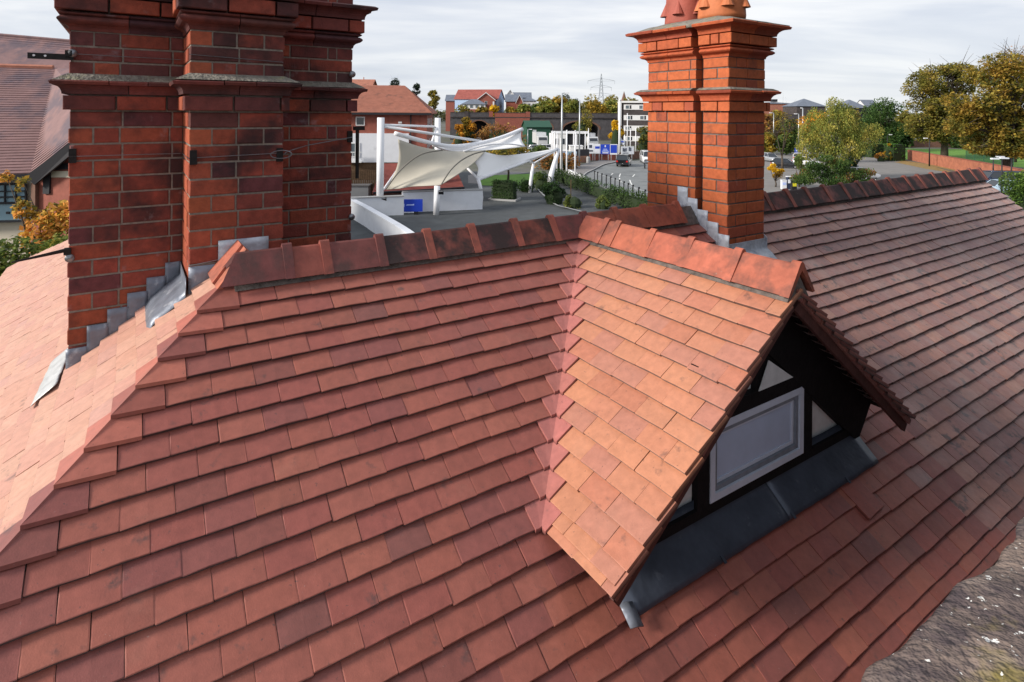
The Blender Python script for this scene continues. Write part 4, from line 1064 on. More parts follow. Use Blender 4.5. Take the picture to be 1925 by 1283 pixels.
wpane(ha, (0, 0, 0), (1, 0, 0), (0, -1, 0), HX + 2.75, HX + 3.5, 7.0, 7.75, bars=0); wpane(ha, (0, -.16, 0), (1, 0, 0), (0, -1, 0), HX + 2.35, HX + 3.15, 4.35, 5.55, bars=1, pane='glass_grey')
for i in range(7): MB().box(HX + 2.1 + i * .17, HX + 2.14 + i * .17, -.62, -.58, 4.0, 4.75).build('balcony_bar', 'bg_white', ha)
MB().box(HX + 2.0, HX + 3.35, -.65, -.16, 3.92, 4.0).build('balcony', 'bg_white', ha); MB().box(HX + 2.0, HX + 3.35, -.64, -.56, 4.75, 4.82).build('balcony_rail', 'bg_white', ha)
for k in range(3): wpane(ha, (HW, 0, 0), (0, 1, 0), (1, 0, 0), 1.2 + k * 2.6, 1.9 + k * 2.6, 6.9, 7.6, bars=0); wpane(ha, (HW, 0, 0), (0, 1, 0), (1, 0, 0), 1.2 + k * 2.6, 1.9 + k * 2.6, 5.0, 5.7, bars=0)
MB().box(HX + 6.3, HX + 6.6, -.14, -.005, 7.2, 7.35).build('wall_light', 'bg_white', ha)
# low red roof behind the wall
q = [at(700, 362, 42), at(872, 352.5, 43.5), at(852, 305, 48), at(720, 308, 47)]
lr = thing('red_roof_building', 'low building with plain red tiled roof under the fabric canopy', 'building', (q[0].x, q[0].y, 0))
LO = Vector((q[0].x, q[0].y, 0)); roof_slab(lr, [p - LO for p in q], 'bg_red_tile', .15, 'roof', 22)
MB().prism([Vector((p.x, p.y, 0)) - LO for p in q][::-1], (0, 0, q[0].z - .3)).build('wall', 'bg_brick', lr)
gb = MB(); a_, b_ = at(702, 363.5, 41.95) - LO, at(873, 353.5, 43.45) - LO; gb.tube([a_, b_], .10, 6); gb.build('gutter', 'dark_frame', lr)
# timber fence and garden bits left of the mast
fx = thing('timber_fence', 'brown board fence below the white bay of the hipped house', 'fence', tuple(at(655, 330, 46).xy) + (0,)); FO = Vector(fx.location)
for i in range(26):
    p = at(640, 330, 46) + Vector((i * .165, i * .03, 0)) - FO; MB().box(p.x, p.x + .15, p.y, p.y + .03, 1.0, 3.55 + random.uniform(-.04, .04)).build('board', 'fence_wood', fx)
fl = thing('flat_roofed_shed', 'low grey box shed with flat felt roof beside the left chimney', 'shed', tuple(gr(668, 372, ZP).xy) + (ZP,)); MB().box(-3, 1.0, 0, 3, -1.5, .9).build('wall', 'cement_grey', fl); MB().box(-3.1, 1.1, -.1, 3.1, .903, 1.0).build('roof', 'lawn' if False else 'flat_felt' if 'flat_felt' in MATS else 'pavement', fl)

# ---- viaduct with arches
va_ = at(846, 262, 172); vb2 = at(1560, 262, 182); ve = (vb2 - va_); ve.z = 0; VL = ve.length; vd = thing('viaduct', 'long brick railway viaduct with round arches and dark parapet', 'viaduct', (va_.x, va_.y, 0), math.atan2(ve.y, ve.x))
arches = [(5.6, 11.4), (24.5, 30.5), (33.5, 44.5), (49, 59), (64, 74), (79, 89), (94, 104)]
ztop = 6.6; arch_top = 5.7
def arch_wall(x0, x1, ax0, ax1, mt, dep=7):
    b = MB(); r = (ax1 - ax0) / 2; c = (ax0 + ax1) / 2; sp_ = arch_top - min(r, 2.6)
    pts = [(ax1, sp_)] + [(c + r * math.cos(a), sp_ + min(r, 2.6) * math.sin(a)) for a in [math.pi * i / 12 for i in range(1, 12)]] + [(ax0, sp_)]
    poly = [(x0, 0), (ax0, 0), (ax0, sp_)] + pts[::-1][1:-1] + [(ax1, sp_), (ax1, 0), (x1, 0), (x1, ztop), (x0, ztop)]
    b.prism([(x, 0, z) for x, z in poly], (0, dep, 0)); return b, pts
xs_ = [0] + [(arches[i][1] + arches[i + 1][0]) / 2 for i in range(len(arches) - 1)] + [VL]
xs_[1] = 13.2; xs_.insert(2, 23.5)
segs = [(0, 13.2, arches[0], 'blue_brick'), (23.5, 32, arches[1], 'blue_brick')] + [(xs_[i + 1], xs_[i + 2], arches[i], 'blue_brick') for i in range(2, len(arches))]
segs[2] = (32, segs[2][1], arches[2], 'blue_brick')
for x0, x1, (p, q_), m_ in segs:
    b, pts = arch_wall(x0, x1, p, q_, m_); b.build('arch', m_, vd)
    ar = MB()
    c = (p + q_) / 2
    for i in range(len(pts) - 1):
        (xa, za), (xb, zb_) = pts[i], pts[i + 1]; k = 1.10
        ar.prism([(xa, -.06, za), (xb, -.06, zb_), (c + (xb - c) * k, -.06, zb_ + .3), (c + (xa - c) * k, -.06, za + .3)], (0, .06, 0))
    ar.build('arch_ring', 'bg_brick_brown', vd); MB().box(p - .3, q_ + .3, 6.2, 6.9, 0, arch_top + .2).build('arch_dark_back', 'dark_frame', vd)  # near-black panel stands in for the shaded interior of the arch
MB().box(13.2, 23.5, -.25, 6.8, 0, 6.6).build('pier', 'bg_brick', vd)
MB().box(0, VL, -.3, 7.2, 6.603, 6.85).build('string_course', 'bg_brick_dark', vd)
for i, (x0, x1, m_) in enumerate([(0, 11.4, 'blue_brick'), (13.0, 22.3, 'bg_brick'), (23.6, 32.5, 'blue_brick')] + [(32.9 + k * 9.3, 41.8 + k * 9.3, 'blue_brick') for k in range(8)]): MB().box(x0, min(x1, VL), -.1, .4, 6.853, 8.05).build('parapet', m_, vd); MB().box(x0, min(x1, VL), -.18, .48, 8.053, 8.2).build('parapet_coping', 'bg_brick_dark', vd)
for x in (4.2, 11.4, 22.4, 32.5): MB().box(x, x + 1.15, -.3, .6, 6.853, 8.45).build('pilaster', 'bg_brick' if 10 < x < 30 else 'bg_brick_dark', vd)

# ---- houses beyond the viaduct
def far_house(name, label, u0, u1, Y, v_e, v_r, wall, roofm, d=9, axis='x', rz=0, hipped=False, **kw):
    p, q_ = at(u0, 200, Y), at(u1, 200, Y); return box_house(name, label, (p.x, p.y), rz, q_.x - p.x, d, at(0.5 * (u0 + u1), v_e, Y).z, at(.5 * (u0 + u1), v_r, Y + (d / 2 if axis == 'x' else 0)).z, wall, roofm, axis, hipped=hipped, over=.4, **kw)
f1 = far_house('red_roofed_house', 'long pale blue house with red roof beyond the viaduct', 855, 938, 232, 185.5, 169, 'bg_blue_wall', 'bg_red_tile', 10, rz=R(-14))
wpane(f1, (17.5, 0, 0), (0, 1, 0), (1, 0, 0), 4.2, 5.8, 9.6, 11.4, bars=1)
for k in range(2): wpane(f1, (0, 0, 0), (1, 0, 0), (0, -1, 0), 2.0 + 3 * k, 3.2 + 3 * k, 10.0, 11.3)
f2 = far_house('brick_gabled_house', 'red brick gabled wing with white barge boards in front of the blue house', 897, 930, 222, 187, 174, 'bg_brick', 'bg_red_tile', 8, 'y')
wpane(f2, (0, 0, 0), (1, 0, 0), (0, -1, 0), 2.8, 3.8, 11.0, 12.4, bars=0); MB().box(5.9, 6.5, -.06, -.005, 8.2, 12.3).build('downpipe', 'bg_white', f2)
f3 = far_house('grey_roofed_bay', 'low white bay with hipped grey roof before the blue house', 869, 912, 216, 196, 187, 'bg_white', 'bg_slate', 6, hipped=True)
for k in range(4): wpane(f3, (0, 0, 0), (1, 0, 0), (0, -1, 0), .8 + 2.0 * k, 2.0 + 2.0 * k, 9.7, 10.9, fr='bg_white', pane='glass_grey', bars=0)
MB().box(-.1, 8.6, -.05, -.003, 0, 9.3).build('base', 'bg_brick', f3)
f4 = far_house('slate_gabled_house', 'brick house with slate roof and white gable right of the blue house', 951, 981, 226, 190, 178, 'bg_brick', 'bg_slate', 9, 'x')
f4b = far_house('slate_gabled_house', 'narrow brick gable with white edge beside the slate roof', 971, 982, 220, 190, 178.5, 'bg_brick', 'bg_slate', 5, 'y')
f5 = far_house('slate_hipped_house', 'slate-roofed house with white upper band at the end of the row', 982, 1008, 236, 190, 183, 'bg_white', 'bg_slate', 8, hipped=True)
MB().box(-.1, 5.7, -.06, -.003, 0, 10.4).build('base', 'bg_brick', f5)
for k in range(3): wpane(f5, (0, 0, 0), (1, 0, 0), (0, -1, 0), .6 + 1.7 * k, 1.5 + 1.7 * k, 11.0, 11.9, bars=0)
f6 = far_house('slate_ridge_house', 'grey slate roof with pale dormer rising behind the row', 956, 998, 260, 184, 174, 'bg_white', 'bg_slate', 10)
pd = far_house('pale_dormer_house', 'pale gabled house top behind the slate roofs', 952, 966, 252, 178, 168.5, 'bg_white', 'bg_slate', 6, 'y')
f7 = far_house('blue_slate_house', 'small slate-roofed brick house left of the long blue house', 838, 854, 250, 189, 178.5, 'bg_brick', 'bg_slate', 9)
f8 = far_house('orange_roof_house', 'distant orange-roofed house just above the left chimney ledge', 640, 692, 120, 172, 149.5, 'bg_orange_tile', 'bg_orange_tile', 9)
MB().tube([(3.6, 4.5, at(670, 150, 124).z - .2), (3.6, 4.5, at(670, 145, 124).z)], .1, 6).build('finial', 'bg_orange_tile', f8)

# ---- block of flats
p, q_ = at(1168, 230, 150), at(1262, 230, 148); e = q_ - p; e.z = 0; fb = thing('block_of_flats', 'four-storey block of flats with white window bands and brown brick', 'building', (p.x, p.y, 0), math.atan2(e.y, e.x)); FL = e.length
zt = at(1168, 190, 150).z; MB().box(0, FL, 0, 10, 0, zt - .5).build('wall', 'bg_brick_dark', fb); MB().box(-.7, -.003, -.35, 10, 0, zt).build('end_wall', 'bg_white', fb); MB().box(-.003, FL, -.3, 10, zt - .497, zt).build('roof_slab', 'bg_white', fb)
for k in range(4):
    z1 = zt - .95 - k * 2.68; MB().box(.6, FL, -.12, -.004, z1 - 1.3, z1).build('window_band', 'bg_white', fb)
    for j in range(4):
        for xx in (1.0, 4.4): 
            x = xx + j * 6.2 + (k % 2) * .25
            if x + 1.5 < FL: wpane(fb, (0, -.12, 0), (1, 0, 0), (0, -1, 0), x, x + .95, z1 - 1.12, z1 - .16, pane='glass_grey', bars=0, fw=.06); MB().box(x + 1.1, x + 1.5, -.135, -.125, z1 - 1.12, z1 - .16).build('dark_panel', 'dark_frame', fb)

# ---- far right buildings and spire
r1_ = far_house('flat_roofed_hall', 'distant orange brick hall with flat dark roof right of the chimney', 1428, 1500, 262, 195, 192.5, 'bg_orange_tile', 'bg_slate', 14, hipped=True)
MB().box(7.5, 9.8, 4, 6, at(1460, 192, 266).z, at(1460, 187, 266).z).build('roof_vent', 'dark_frame', r1_)
r2_ = far_house('grey_pavilion', 'distant pavilion with wide hipped grey roof left of the yellow-green tree', 1498, 1552, 232, 200, 186, 'bg_brick_dark', 'bg_slate', 12, hipped=True)
r3_ = far_house('grey_hall', 'distant grey hipped hall right of the yellow-green tree', 1588, 1632, 262, 203, 188, 'dark_frame', 'bg_slate', 12, hipped=True)
r4_ = far_house('grey_gable_hall', 'small grey gabled roof behind the dark green tree', 1628, 1650, 275, 200, 188, 'bg_white', 'bg_slate', 9)
ss = thing('church_spire', 'tiny pointed church spire on the skyline above the flats', 'spire', tuple(at(1173, 200, 600).xy) + (0,)); MB().lathe((0, 0, 0), [(3.0, 0), (3.0, at(1173, 190, 600).z), (.05, at(1173, 172, 600).z)], 6).build('steeple', 'bg_brick_brown', ss)

# ---- left building with big brown roof and timbered porch
lb = thing('timbered_hall', 'large hall with sweeping brown tiled roof and black timbered porch at left edge', 'building', tuple(at(0, 330, 24).xy) + (0,)); LBO = Vector(lb.location)
def lp_(u, v, Y): return at(u, v, Y) - LBO
roof_slab(lb, [lp_(-260, 338, 22.5), lp_(58, 326, 24), lp_(108, 128, 30.5), lp_(-260, 118, 29)], 'brown_tile', .25, 'roof', 44)
roof_slab(lb, [lp_(-260, 190, 31.5), lp_(240, 200, 33), lp_(240, 88, 38), lp_(-260, 45, 36.5)], 'brown_tile', .25, 'roof', 26)
roof_slab(lb, [lp_(58, 327, 23.95), lp_(190, 222, 22.6), lp_(185, 130, 29.5), lp_(104, 129, 30.4)], 'brown_tile', .22, 'roof', 44)
MB().tube([lp_(-260, 43.5, 36.5), lp_(240, 87, 38)], .11, 6).build('ridge_roll', 'brown_tile', lb); MB().tube([lp_(-260, 117, 29), lp_(100, 127, 30.4)], .12, 6).build('ridge_roll', 'bg_orange_tile', lb)
def lslab(name, P, m, d=(0, .3, 0)): MB().prism([lp_(*p) for p in P], d).build(name, m, lb)
lslab('barge_board', [(48, 331, 23.8), (190, 226, 22.45), (190, 244, 22.45), (64, 348, 23.8)], 'dark_frame', (0, .12, 0))
lslab('wall', [(-260, 700, 24.4), (58, 700, 24.6), (58, 330, 24.6), (-260, 330, 24.4)], 'cream_render')
lslab('wall', [(60, 700, 24.3), (190, 700, 23.2), (190, 250, 23.2), (60, 340, 24.3)], 'bg_brick')
lslab('render_band', [(96, 334, 23.95), (190, 334, 23.1), (190, 322, 23.1), (96, 322, 23.95)], 'cream_render', (0, .02, 0))
lslab('timber', [(100, 321, 23.8), (190, 312, 23.0), (190, 298, 23.0), (110, 309, 23.8)], 'dark_frame', (0, .1, 0))
lslab('timber', [(80, 365, 24.0), (92, 365, 23.9), (94, 322, 23.9), (81, 330, 24.0)], 'dark_frame', (0, .1, 0))
lslab('post', [(58, 410, 24.1), (66, 410, 24.0), (66, 345, 24.0), (58, 345, 24.1)], 'bg_brick_brown', (0, .2, 0))
lslab('fascia', [(-260, 346, 22.5), (60, 336, 24), (58, 327, 24), (-260, 339, 22.5)], 'dark_frame', (0, .08, 0))
lslab('garage_door', [(-180, 430, 24.1), (46, 414, 24.35), (46, 345, 24.35), (-180, 350, 24.1)], 'teal_door', (0, .1, 0))
for v0_, v1_ in ((344.5, 348), (358.5, 360.5), (369, 371.5), (379.5, 383.5), (414, 418)): lslab('door_rail', [(-180, v1_ + 5, 24.0), (47, v1_, 24.27), (47, v0_, 24.27), (-180, v0_ + 5, 24.0)], 'dark_frame', (0, .06, 0))
for u in (-30, -12, 7, 28, 46): lslab('door_stile', [(u, 384, 24.22), (u + 2.6, 384, 24.22), (u + 2.6, 346, 24.22), (u, 346, 24.22)], 'dark_frame', (0, .05, 0))
MB().obox(lp_(15, 400.5, 24.2), (.07, 0, 0), (0, .02, 0), (0, 0, .05)).build('door_handle', 'dark_frame', lb)
# ================================================================== FOLIAGE
rng = np.random.default_rng(11); LEAFGAIN = 1.85
def foliage(name, parent, lobes, n, size, pal_, gap=.0, gscale=.6, shell=.55, flat=.35, droop=0, o0=Vector((0, 0, 0)), sun_side=None, kind=None, **kw):
    """leaf-sized faces through the lobes' volume: lobes are (x,y,z,rx,ry,rz); clumps and gaps follow a noise field"""
    w = np.array([(l[3] * l[4] * l[5]) ** .72 for l in lobes]); w /= w.sum(); LB = np.array(lobes)
    off = random.uniform(0, 90); m0 = int(n * (1.25 + max(0, gap) * 1.6))
    L = LB[rng.choice(len(lobes), m0, p=w)]; d = rng.normal(size=(m0, 3)); d /= np.linalg.norm(d, axis=1)[:, None] + 1e-9
    r = np.where(rng.random(m0) < .8, shell + (1 - shell) * rng.random(m0), rng.random(m0) ** .5)[:, None]
    P = L[:, :3] + d * r * L[:, 3:6]
    nz = np.array([noise.noise((x * gscale + off, y * gscale, z * gscale)) for x, y, z in P])
    ok = nz >= gap - .35; P, nz = P[ok][:n], nz[ok][:n]
    P[:, 2] -= droop * rng.random(len(P)) ** 2
    ci = np.clip(((.5 + nz * .75 + rng.normal(size=len(P)) * .13) * len(pal_)).astype(int), 0, len(pal_) - 1)
    cols = np.ones((len(P), 4)); cols[:, :3] = np.array(pal_)[ci] * LEAFGAIN * (1 + rng.normal(size=(len(P), 1)) * .18); pts = P
    P = np.array(pts); m = len(P); C4 = np.clip(np.array(cols), 0.002, 1)
    nrm = rng.normal(size=(m, 3)); nrm[:, 2] = np.abs(nrm[:, 2]) * (1 + flat * 3); nrm /= np.linalg.norm(nrm, axis=1)[:, None]
    t = np.cross(nrm, rng.normal(size=(m, 3))); t /= np.linalg.norm(t, axis=1)[:, None]; b = np.cross(nrm, t)
    s = size * (.55 + .9 * rng.random((m, 1))); 
    if droop: t = t * .6 + np.array([0, 0, -1.0]) * .8; t /= np.linalg.norm(t, axis=1)[:, None]
    asp = .62
    V = np.stack([P - t * s * .5, P + b * s * asp * .5 + nrm * s * .08, P + t * s * .5, P - b * s * asp * .5 + nrm * s * .08], 1).reshape(-1, 3)
    me = bpy.data.meshes.new(name); me.vertices.add(m * 4); me.vertices.foreach_set('co', V.ravel())
    me.loops.add(m * 4); me.loops.foreach_set('vertex_index', np.arange(m * 4)); me.polygons.add(m); me.polygons.foreach_set('loop_start', np.arange(m) * 4); me.polygons.foreach_set('loop_total', np.full(m, 4))
    me.update(); me.validate(); me.materials.append(MATS['leaf'])
    a = me.attributes.new('tint', 'FLOAT_COLOR', 'POINT'); a.data.foreach_set('color', np.repeat(C4, 4, 0).ravel())
    return obj(name, me, parent, kind=kind, **kw)
def tree(name, label, base, lobes, n, size, pal_, trunk_r=.3, fork=.35, cat='tree', group=None, twigs=0, **kw):
    t = thing(name, label, cat, (base.x, base.y, base.z), 0, group)
    b = MB(); top = max(l[2] for l in lobes); fz = top * fork
    b.tube([(0, 0, -.1), (.05, 0, fz * .5), (0, .05, fz)], [trunk_r * 1.25, trunk_r, trunk_r * .85], 9)
    for l in lobes:
        c = Vector(l[:3]); s0 = Vector((0, .05, fz * random.uniform(.75, 1.0))); m_ = s0.lerp(c, .5) + Vector((random.uniform(-.3, .3), random.uniform(-.3, .3), .12 * (c - s0).length))
        b.tube([s0, m_, c + Vector((0, 0, l[5] * .3))], [trunk_r * .55, trunk_r * .33, trunk_r * .10], 6)
        for k in range(twigs):
            d = Vector((random.gauss(0, 1) * l[3], random.gauss(0, 1) * l[4], abs(random.gauss(0, 1)) * l[5])) * .75
            b.tube([c.lerp(m_, random.random() * .5), c + d * .6, c + d * 1.15], [trunk_r * .12, trunk_r * .07, trunk_r * .02], 4, False)
    b.build('trunk', 'bark', t, smooth=True)
    foliage('crown', t, lobes, n, size, pal_, **kw)
    return t
def blob(w, d, h0, h1, n, squash=.6, seed=1, rad=.42):          # n lobes filling a crown of width w, depth d between h0 and h1
    r = random.Random(seed); out = []
    for i in range(n):
        a = r.uniform(0, 2 * math.pi); q = r.random() ** .6; f = r.random()
        prof = math.sin(math.pi * (.12 + .80 * f)) ** .7
        rr = rad * min(w, d) * r.uniform(.55, .85)
        out.append((math.cos(a) * q * prof * (w / 2 - rr * .7), math.sin(a) * q * prof * (d / 2 - rr * .7), h0 + (h1 - h0) * (.1 + .8 * f), rr, rr, rr * squash))
    return out
GOLD = [(.030, .032, .008), (.085, .070, .012), (.17, .115, .016), (.24, .16, .022), (.30, .20, .04)]
OLIVE = [(.035, .042, .012), (.075, .078, .016), (.125, .115, .022), (.165, .14, .028), (.20, .15, .034)]
YGREEN = [(.030, .045, .010), (.075, .095, .020), (.13, .145, .030), (.19, .185, .040), (.26, .22, .05)]
DGREEN = [(.008, .016, .006), (.016, .035, .010), (.028, .058, .014), (.045, .080, .020)]
MGREEN = [(.014, .026, .008), (.035, .060, .014), (.065, .095, .022), (.10, .125, .035)]
YELLOW = [(.16, .10, .006), (.32, .19, .008), (.42, .27, .012), (.48, .33, .025)]
ORANGE = [(.10, .05, .010), (.26, .12, .015), (.36, .18, .02), (.42, .24, .03)]
RUSSET = [(.06, .035, .012), (.13, .065, .02), (.20, .09, .025), (.22, .13, .04)]
PINE = [(.006, .011, .008), (.012, .022, .014), (.022, .036, .02)]
MIXED = [(.03, .035, .010), (.08, .085, .018), (.16, .13, .02), (.26, .18, .025), (.16, .085, .02)]

# ---- terrace planting
def hedge_box(name, label, c, rz, w, d, h, z, n, pal_, leaf=.10, cat='hedge'):
    t = thing(name, label, cat, (c.x, c.y, z), rz); MB().box(-w / 2 + .05, w / 2 - .05, -d / 2 + .05, d / 2 - .05, 0, h - .06).build('core', 'hedge_core', t)
    pts = []
    me = foliage('leaves', t, [(x * w / 2 * .9, y * d / 2 * .7, (.08 + q_ * .84) * h, w * .09 + .08, d * .2 + .04, h * .1 + .03) for x in np.linspace(-1, 1, 9) for y in (-1, 0, 1) for q_ in np.linspace(0, 1, 5)], n, leaf, pal_, flat=0)
    return t
hb_ = gr(946, 378, ZP); hedge_box('clipped_hedge', 'dark clipped block hedge on a low kerb in the middle of the terrace', hb_ + Vector((.1, .6, 0)), R(-18), 1.75, .95, 1.35, ZP + .1, 5000, DGREEN)
kb = thing('planter_kerb', 'pale kerb round the clipped block hedge', 'kerb', (hb_.x + .1, hb_.y + .6, ZP), R(-18))
for x0, x1, y0, y1 in ((-1.1, 1.1, -.70, -.58), (-1.1, 1.1, .58, .70), (-1.1, -.98, -.577, .577), (.98, 1.1, -.577, .577)): MB().box(x0, x1, y0, y1, 0, .13).build('kerb_stone', 'cement_grey', kb)
def bush(name, label, u, v, w, h, n, pal_, leaf=.11, z=ZP, lob=14, cat='bush', Y=None, **kw):
    p = gr(u, v, z); t = thing(name, label, cat, (p.x, p.y, z)); r = random.Random(int(u * 7 + v))
    L = []
    for i in range(lob):
        a, f = r.uniform(0, 6.28), r.random() ** .5; zz = r.random(); rr = w * .19 * r.uniform(.8, 1.2)
        L.append((math.cos(a) * f * (w / 2 - rr) * math.sqrt(max(.1, 1 - zz * zz * .8)), math.sin(a) * f * (w / 2 - rr) * .8, rr * .7 + zz * (h - rr * 1.6), rr, rr, rr * .85))
    MB().lathe((0, 0, 0), [(w * .22, 0), (w * .26, h * .3), (w * .18, h * .55), (.02, h * .7)], 12).build('core', 'hedge_core', t)
    foliage('leaves', t, L, n, leaf, pal_, shell=.7, **kw); return t
bush('rounded_bush', 'large dark rounded bush at the edge of the terrace', 1042, 383, 2.6, 1.75, 6000, DGREEN)
bush('rounded_bush', 'dark bush behind the middle curved canopy leg', 991, 361, 2.0, 1.3, 3500, DGREEN)
bush('loose_shrub', 'grey-green shrub between the two curved canopy legs', 1018, 357, 2.2, 1.7, 3500, MGREEN)
bush('bright_shrub', 'bright yellow-green shrub before the dark hedge', 1080, 391, 1.9, 1.15, 4500, YGREEN)
bush('small_shrub', 'small light green shrub just above the dormer ridge', 1135, 393, 1.3, 1.0, 2000, MGREEN)
hp = [gr(1048, 345, ZP), gr(1090, 358, ZP), gr(1130, 376, ZP), gr(1180, 392, ZP), gr(1240, 412, ZP)]; hc = curve(hp, 7)
hd = thing('long_hedge', 'long dark evergreen hedge between the terrace and the road', 'hedge', (hc[0].x, hc[0].y, ZP)); HO = Vector(hd.location)
for a, b in zip(hc[:-1], hc[1:]): MB().obox((a + b) / 2 - HO + Vector((0, 0, .55)), (b - a) * .52, Vector((-(b - a).y, (b - a).x, 0)).normalized() * .25, (0, 0, .33)).build('core', 'hedge_core', hd)
foliage('leaves', hd, [(*(p - HO + Vector((random.uniform(-.2, .2), random.uniform(-.2, .2), zz))), .5, .5, .42) for p in hc for zz in (.35, .8, 1.05)], 11000, .12, DGREEN[1:] + MGREEN[:2], shell=.6)
bk = curve([gr(1010, 357, ZP), gr(1040, 385, ZP), gr(1070, 395, ZP), gr(1110, 405, ZP)], 4); strip('bed_kerb', bk, -.08, .08, ZP + .12, 'cement_grey', kind='structure')
MB().box(-.03, .03, -.03, .03, 0, 1.6).build('stake', 'fence_wood', None, label='thin wooden stake standing in the hedge bed', cat='stake').location = gr(1073, 378, ZP)
# railing between hedge and road
rl = [gr(1118, 347), gr(1140, 356), gr(1165, 367), gr(1190, 379), gr(1222, 394)]; rt = thing('roadside_railing', 'dark mesh railing along the curve of the road', 'railing', (rl[0].x, rl[0].y, 0)); RO = Vector(rt.location); rc = curve(rl, 3)
for i, p in enumerate(rc): MB().box(p.x - RO.x - .07, p.x - RO.x + .07, p.y - RO.y - .07, p.y - RO.y + .07, 0, 1.55).build('post', 'black_post', rt)
for a, b in zip(rc[:-1], rc[1:]):
    m_ = MB(); a_, b_ = a - RO, b - RO
    for z in (.25, 1.35): m_.tube([a_ + Vector((0, 0, z)), b_ + Vector((0, 0, z))], .03, 4)
    for k in range(1, 12): q_ = a_.lerp(b_, k / 12); m_.tube([q_ + Vector((0, 0, .25)), q_ + Vector((0, 0, 1.35))], .018, 4)
    m_.build('mesh_panel', 'galv_post', rt)
gw = [gr(1068, 331), gr(1098, 346)]; wall_thing('white_guard_board', 'low white board fixed behind the flagpoles at the pavement edge', gw, .35, .85, .12, 'white_steel', cat='barrier')

# ---- flagpoles, lamp posts
def pole(name, label, u, vb_, vt, r, m='white_steel', group=None, cat='flagpole', z=0):
    p = gr(u, vb_, z); tz = at(u, vt, p.y).z; t = thing(name, label, cat, (p.x, p.y, z), 0, group)
    MB().tube([(0, 0, 0), (0, 0, (tz - z) * .5), (0, 0, tz - z)], [r * 1.15, r, r * .8], 8).build('shaft', m, t, smooth=True); MB().lathe((0, 0, tz - z), [(r * 1.1, 0), (r * 1.3, r), (.005, r * 2)], 8).build('cap', m, t); MB().box(-r * 2, r * 2, -r * 2, r * 2, 0, .06).build('base_plate', 'cement_grey', t)
    return t
ords = ['first', 'second', 'third', 'fourth', 'fifth', 'sixth', 'seventh', 'eighth', 'ninth']
for i, (u, vb_, vt) in enumerate(((1038, 305, 248), (1042, 322, 250), (1047, 324, 252), (1054, 328, 262), (1065, 331, 247), (1081, 340, 248), (1078, 300, 250), (1100, 300, 250), (1106, 296, 243))):
    pole('flagpole', '%s white flagpole from the left beside the canopy tip' % ords[i], u, vb_, vt, .09, group='white flagpoles by the canopy')
for i, (u, vb_, vt) in enumerate(((1174, 287, 243), (1179, 288, 215), (1185, 287, 243), (1195, 286, 243), (1205, 286, 243), (1214.5, 286, 243))):
    pole('flagpole', '%s white flagpole from the left in front of the flats' % ords[i], u, vb_, vt, .10, group='white flagpoles before the flats')
fp = pole('banner_pole', 'tall white pole carrying a pale flag left of the flats', 1164.5, 292, 190, .22, cat='flagpole')
fz = at(1165, 258, gr(1164.5, 292).y).z; fm = MB(); fm.grid([[(.1 + .34 * i, .12 * math.sin(i * 1.1 + j * .5), fz - .45 * j - .30 * i * (j < 1) - .1 * i) for i in range(4)] for j in range(4)], (0, .02, 0)); fm.build('flag', 'fabric_flag', fp, smooth=True)
MB().box(.25, .8, -.16, -.13, fz - 1.0, fz - .8).build('flag_print', 'sign_blue', fp)
def lamp(name, label, u, vb_, vt, arm=(1, 0), r=.07, m='galv_post', head=.55, z=0, cat='lamp post', group=None):
    p = gr(u, vb_, z); tz = at(u, vt, p.y).z - z; t = thing(name, label, cat, (p.x, p.y, z), 0, group); A = Vector((*arm, 0))
    MB().tube([(0, 0, 0), (0, 0, tz * .6), (0, 0, tz)], [r * 1.3, r, r * .75], 8).build('shaft', m, t, smooth=True); MB().tube([(0, 0, tz), A * .35 + Vector((0, 0, tz + .06))], r * .6, 6).build('arm', m, t)
    MB().obox(A * (.35 + head / 2) + Vector((0, 0, tz + .06)), A * head / 2, Vector((-A.y, A.x, 0)) * .14, (0, 0, .07)).build('lamp_head', 'sign_white', t); return t
lamp('street_lamp', 'tallest grey street lamp rising beside the canopy tip', 1055.5, 336, 176, (1, 0), .11); lamp('street_lamp', 'slim grey street lamp over the hoardings', 1089, 309, 190, (0, 1), .10, head=.4)
lamp('street_lamp', 'small grey lamp beside the green shed', 992, 284, 244, (1, 0), .08)
lamp('car_park_lamp', 'black lamp post before the brick garden wall', 1747, 313, 261, (-1, 0), .09, 'black_post'); lamp('car_park_lamp', 'left of the three black lamps by the parked cars', 1867, 349, 296, (1, 0), .07, 'black_post', .9); lamp('car_park_lamp', 'middle and nearest of the three black lamps by the parked cars', 1883, 374, 300, (-1, 0), .07, 'black_post', .7); lamp('car_park_lamp', 'right of the three black lamps by the parked cars', 1901, 360, 299, (-1, 0), .07, 'black_post', .9)
lamp('street_lamp', 'left of two grey lamps near the white parasol', 1501, 292, 215, (-1, 0), .10); lamp('street_lamp', 'right of two grey lamps near the white parasol', 1508.5, 296, 204, (0, 1), .11, head=.3); lamp('street_lamp', 'distant pale lamp behind the bare tree', 1454, 285, 213, (-1, 0), .10)
lamp('street_lamp', 'lamp head before the dark green tree', 1668, 290, 254, (1, 0), .07, 'black_post', .6)

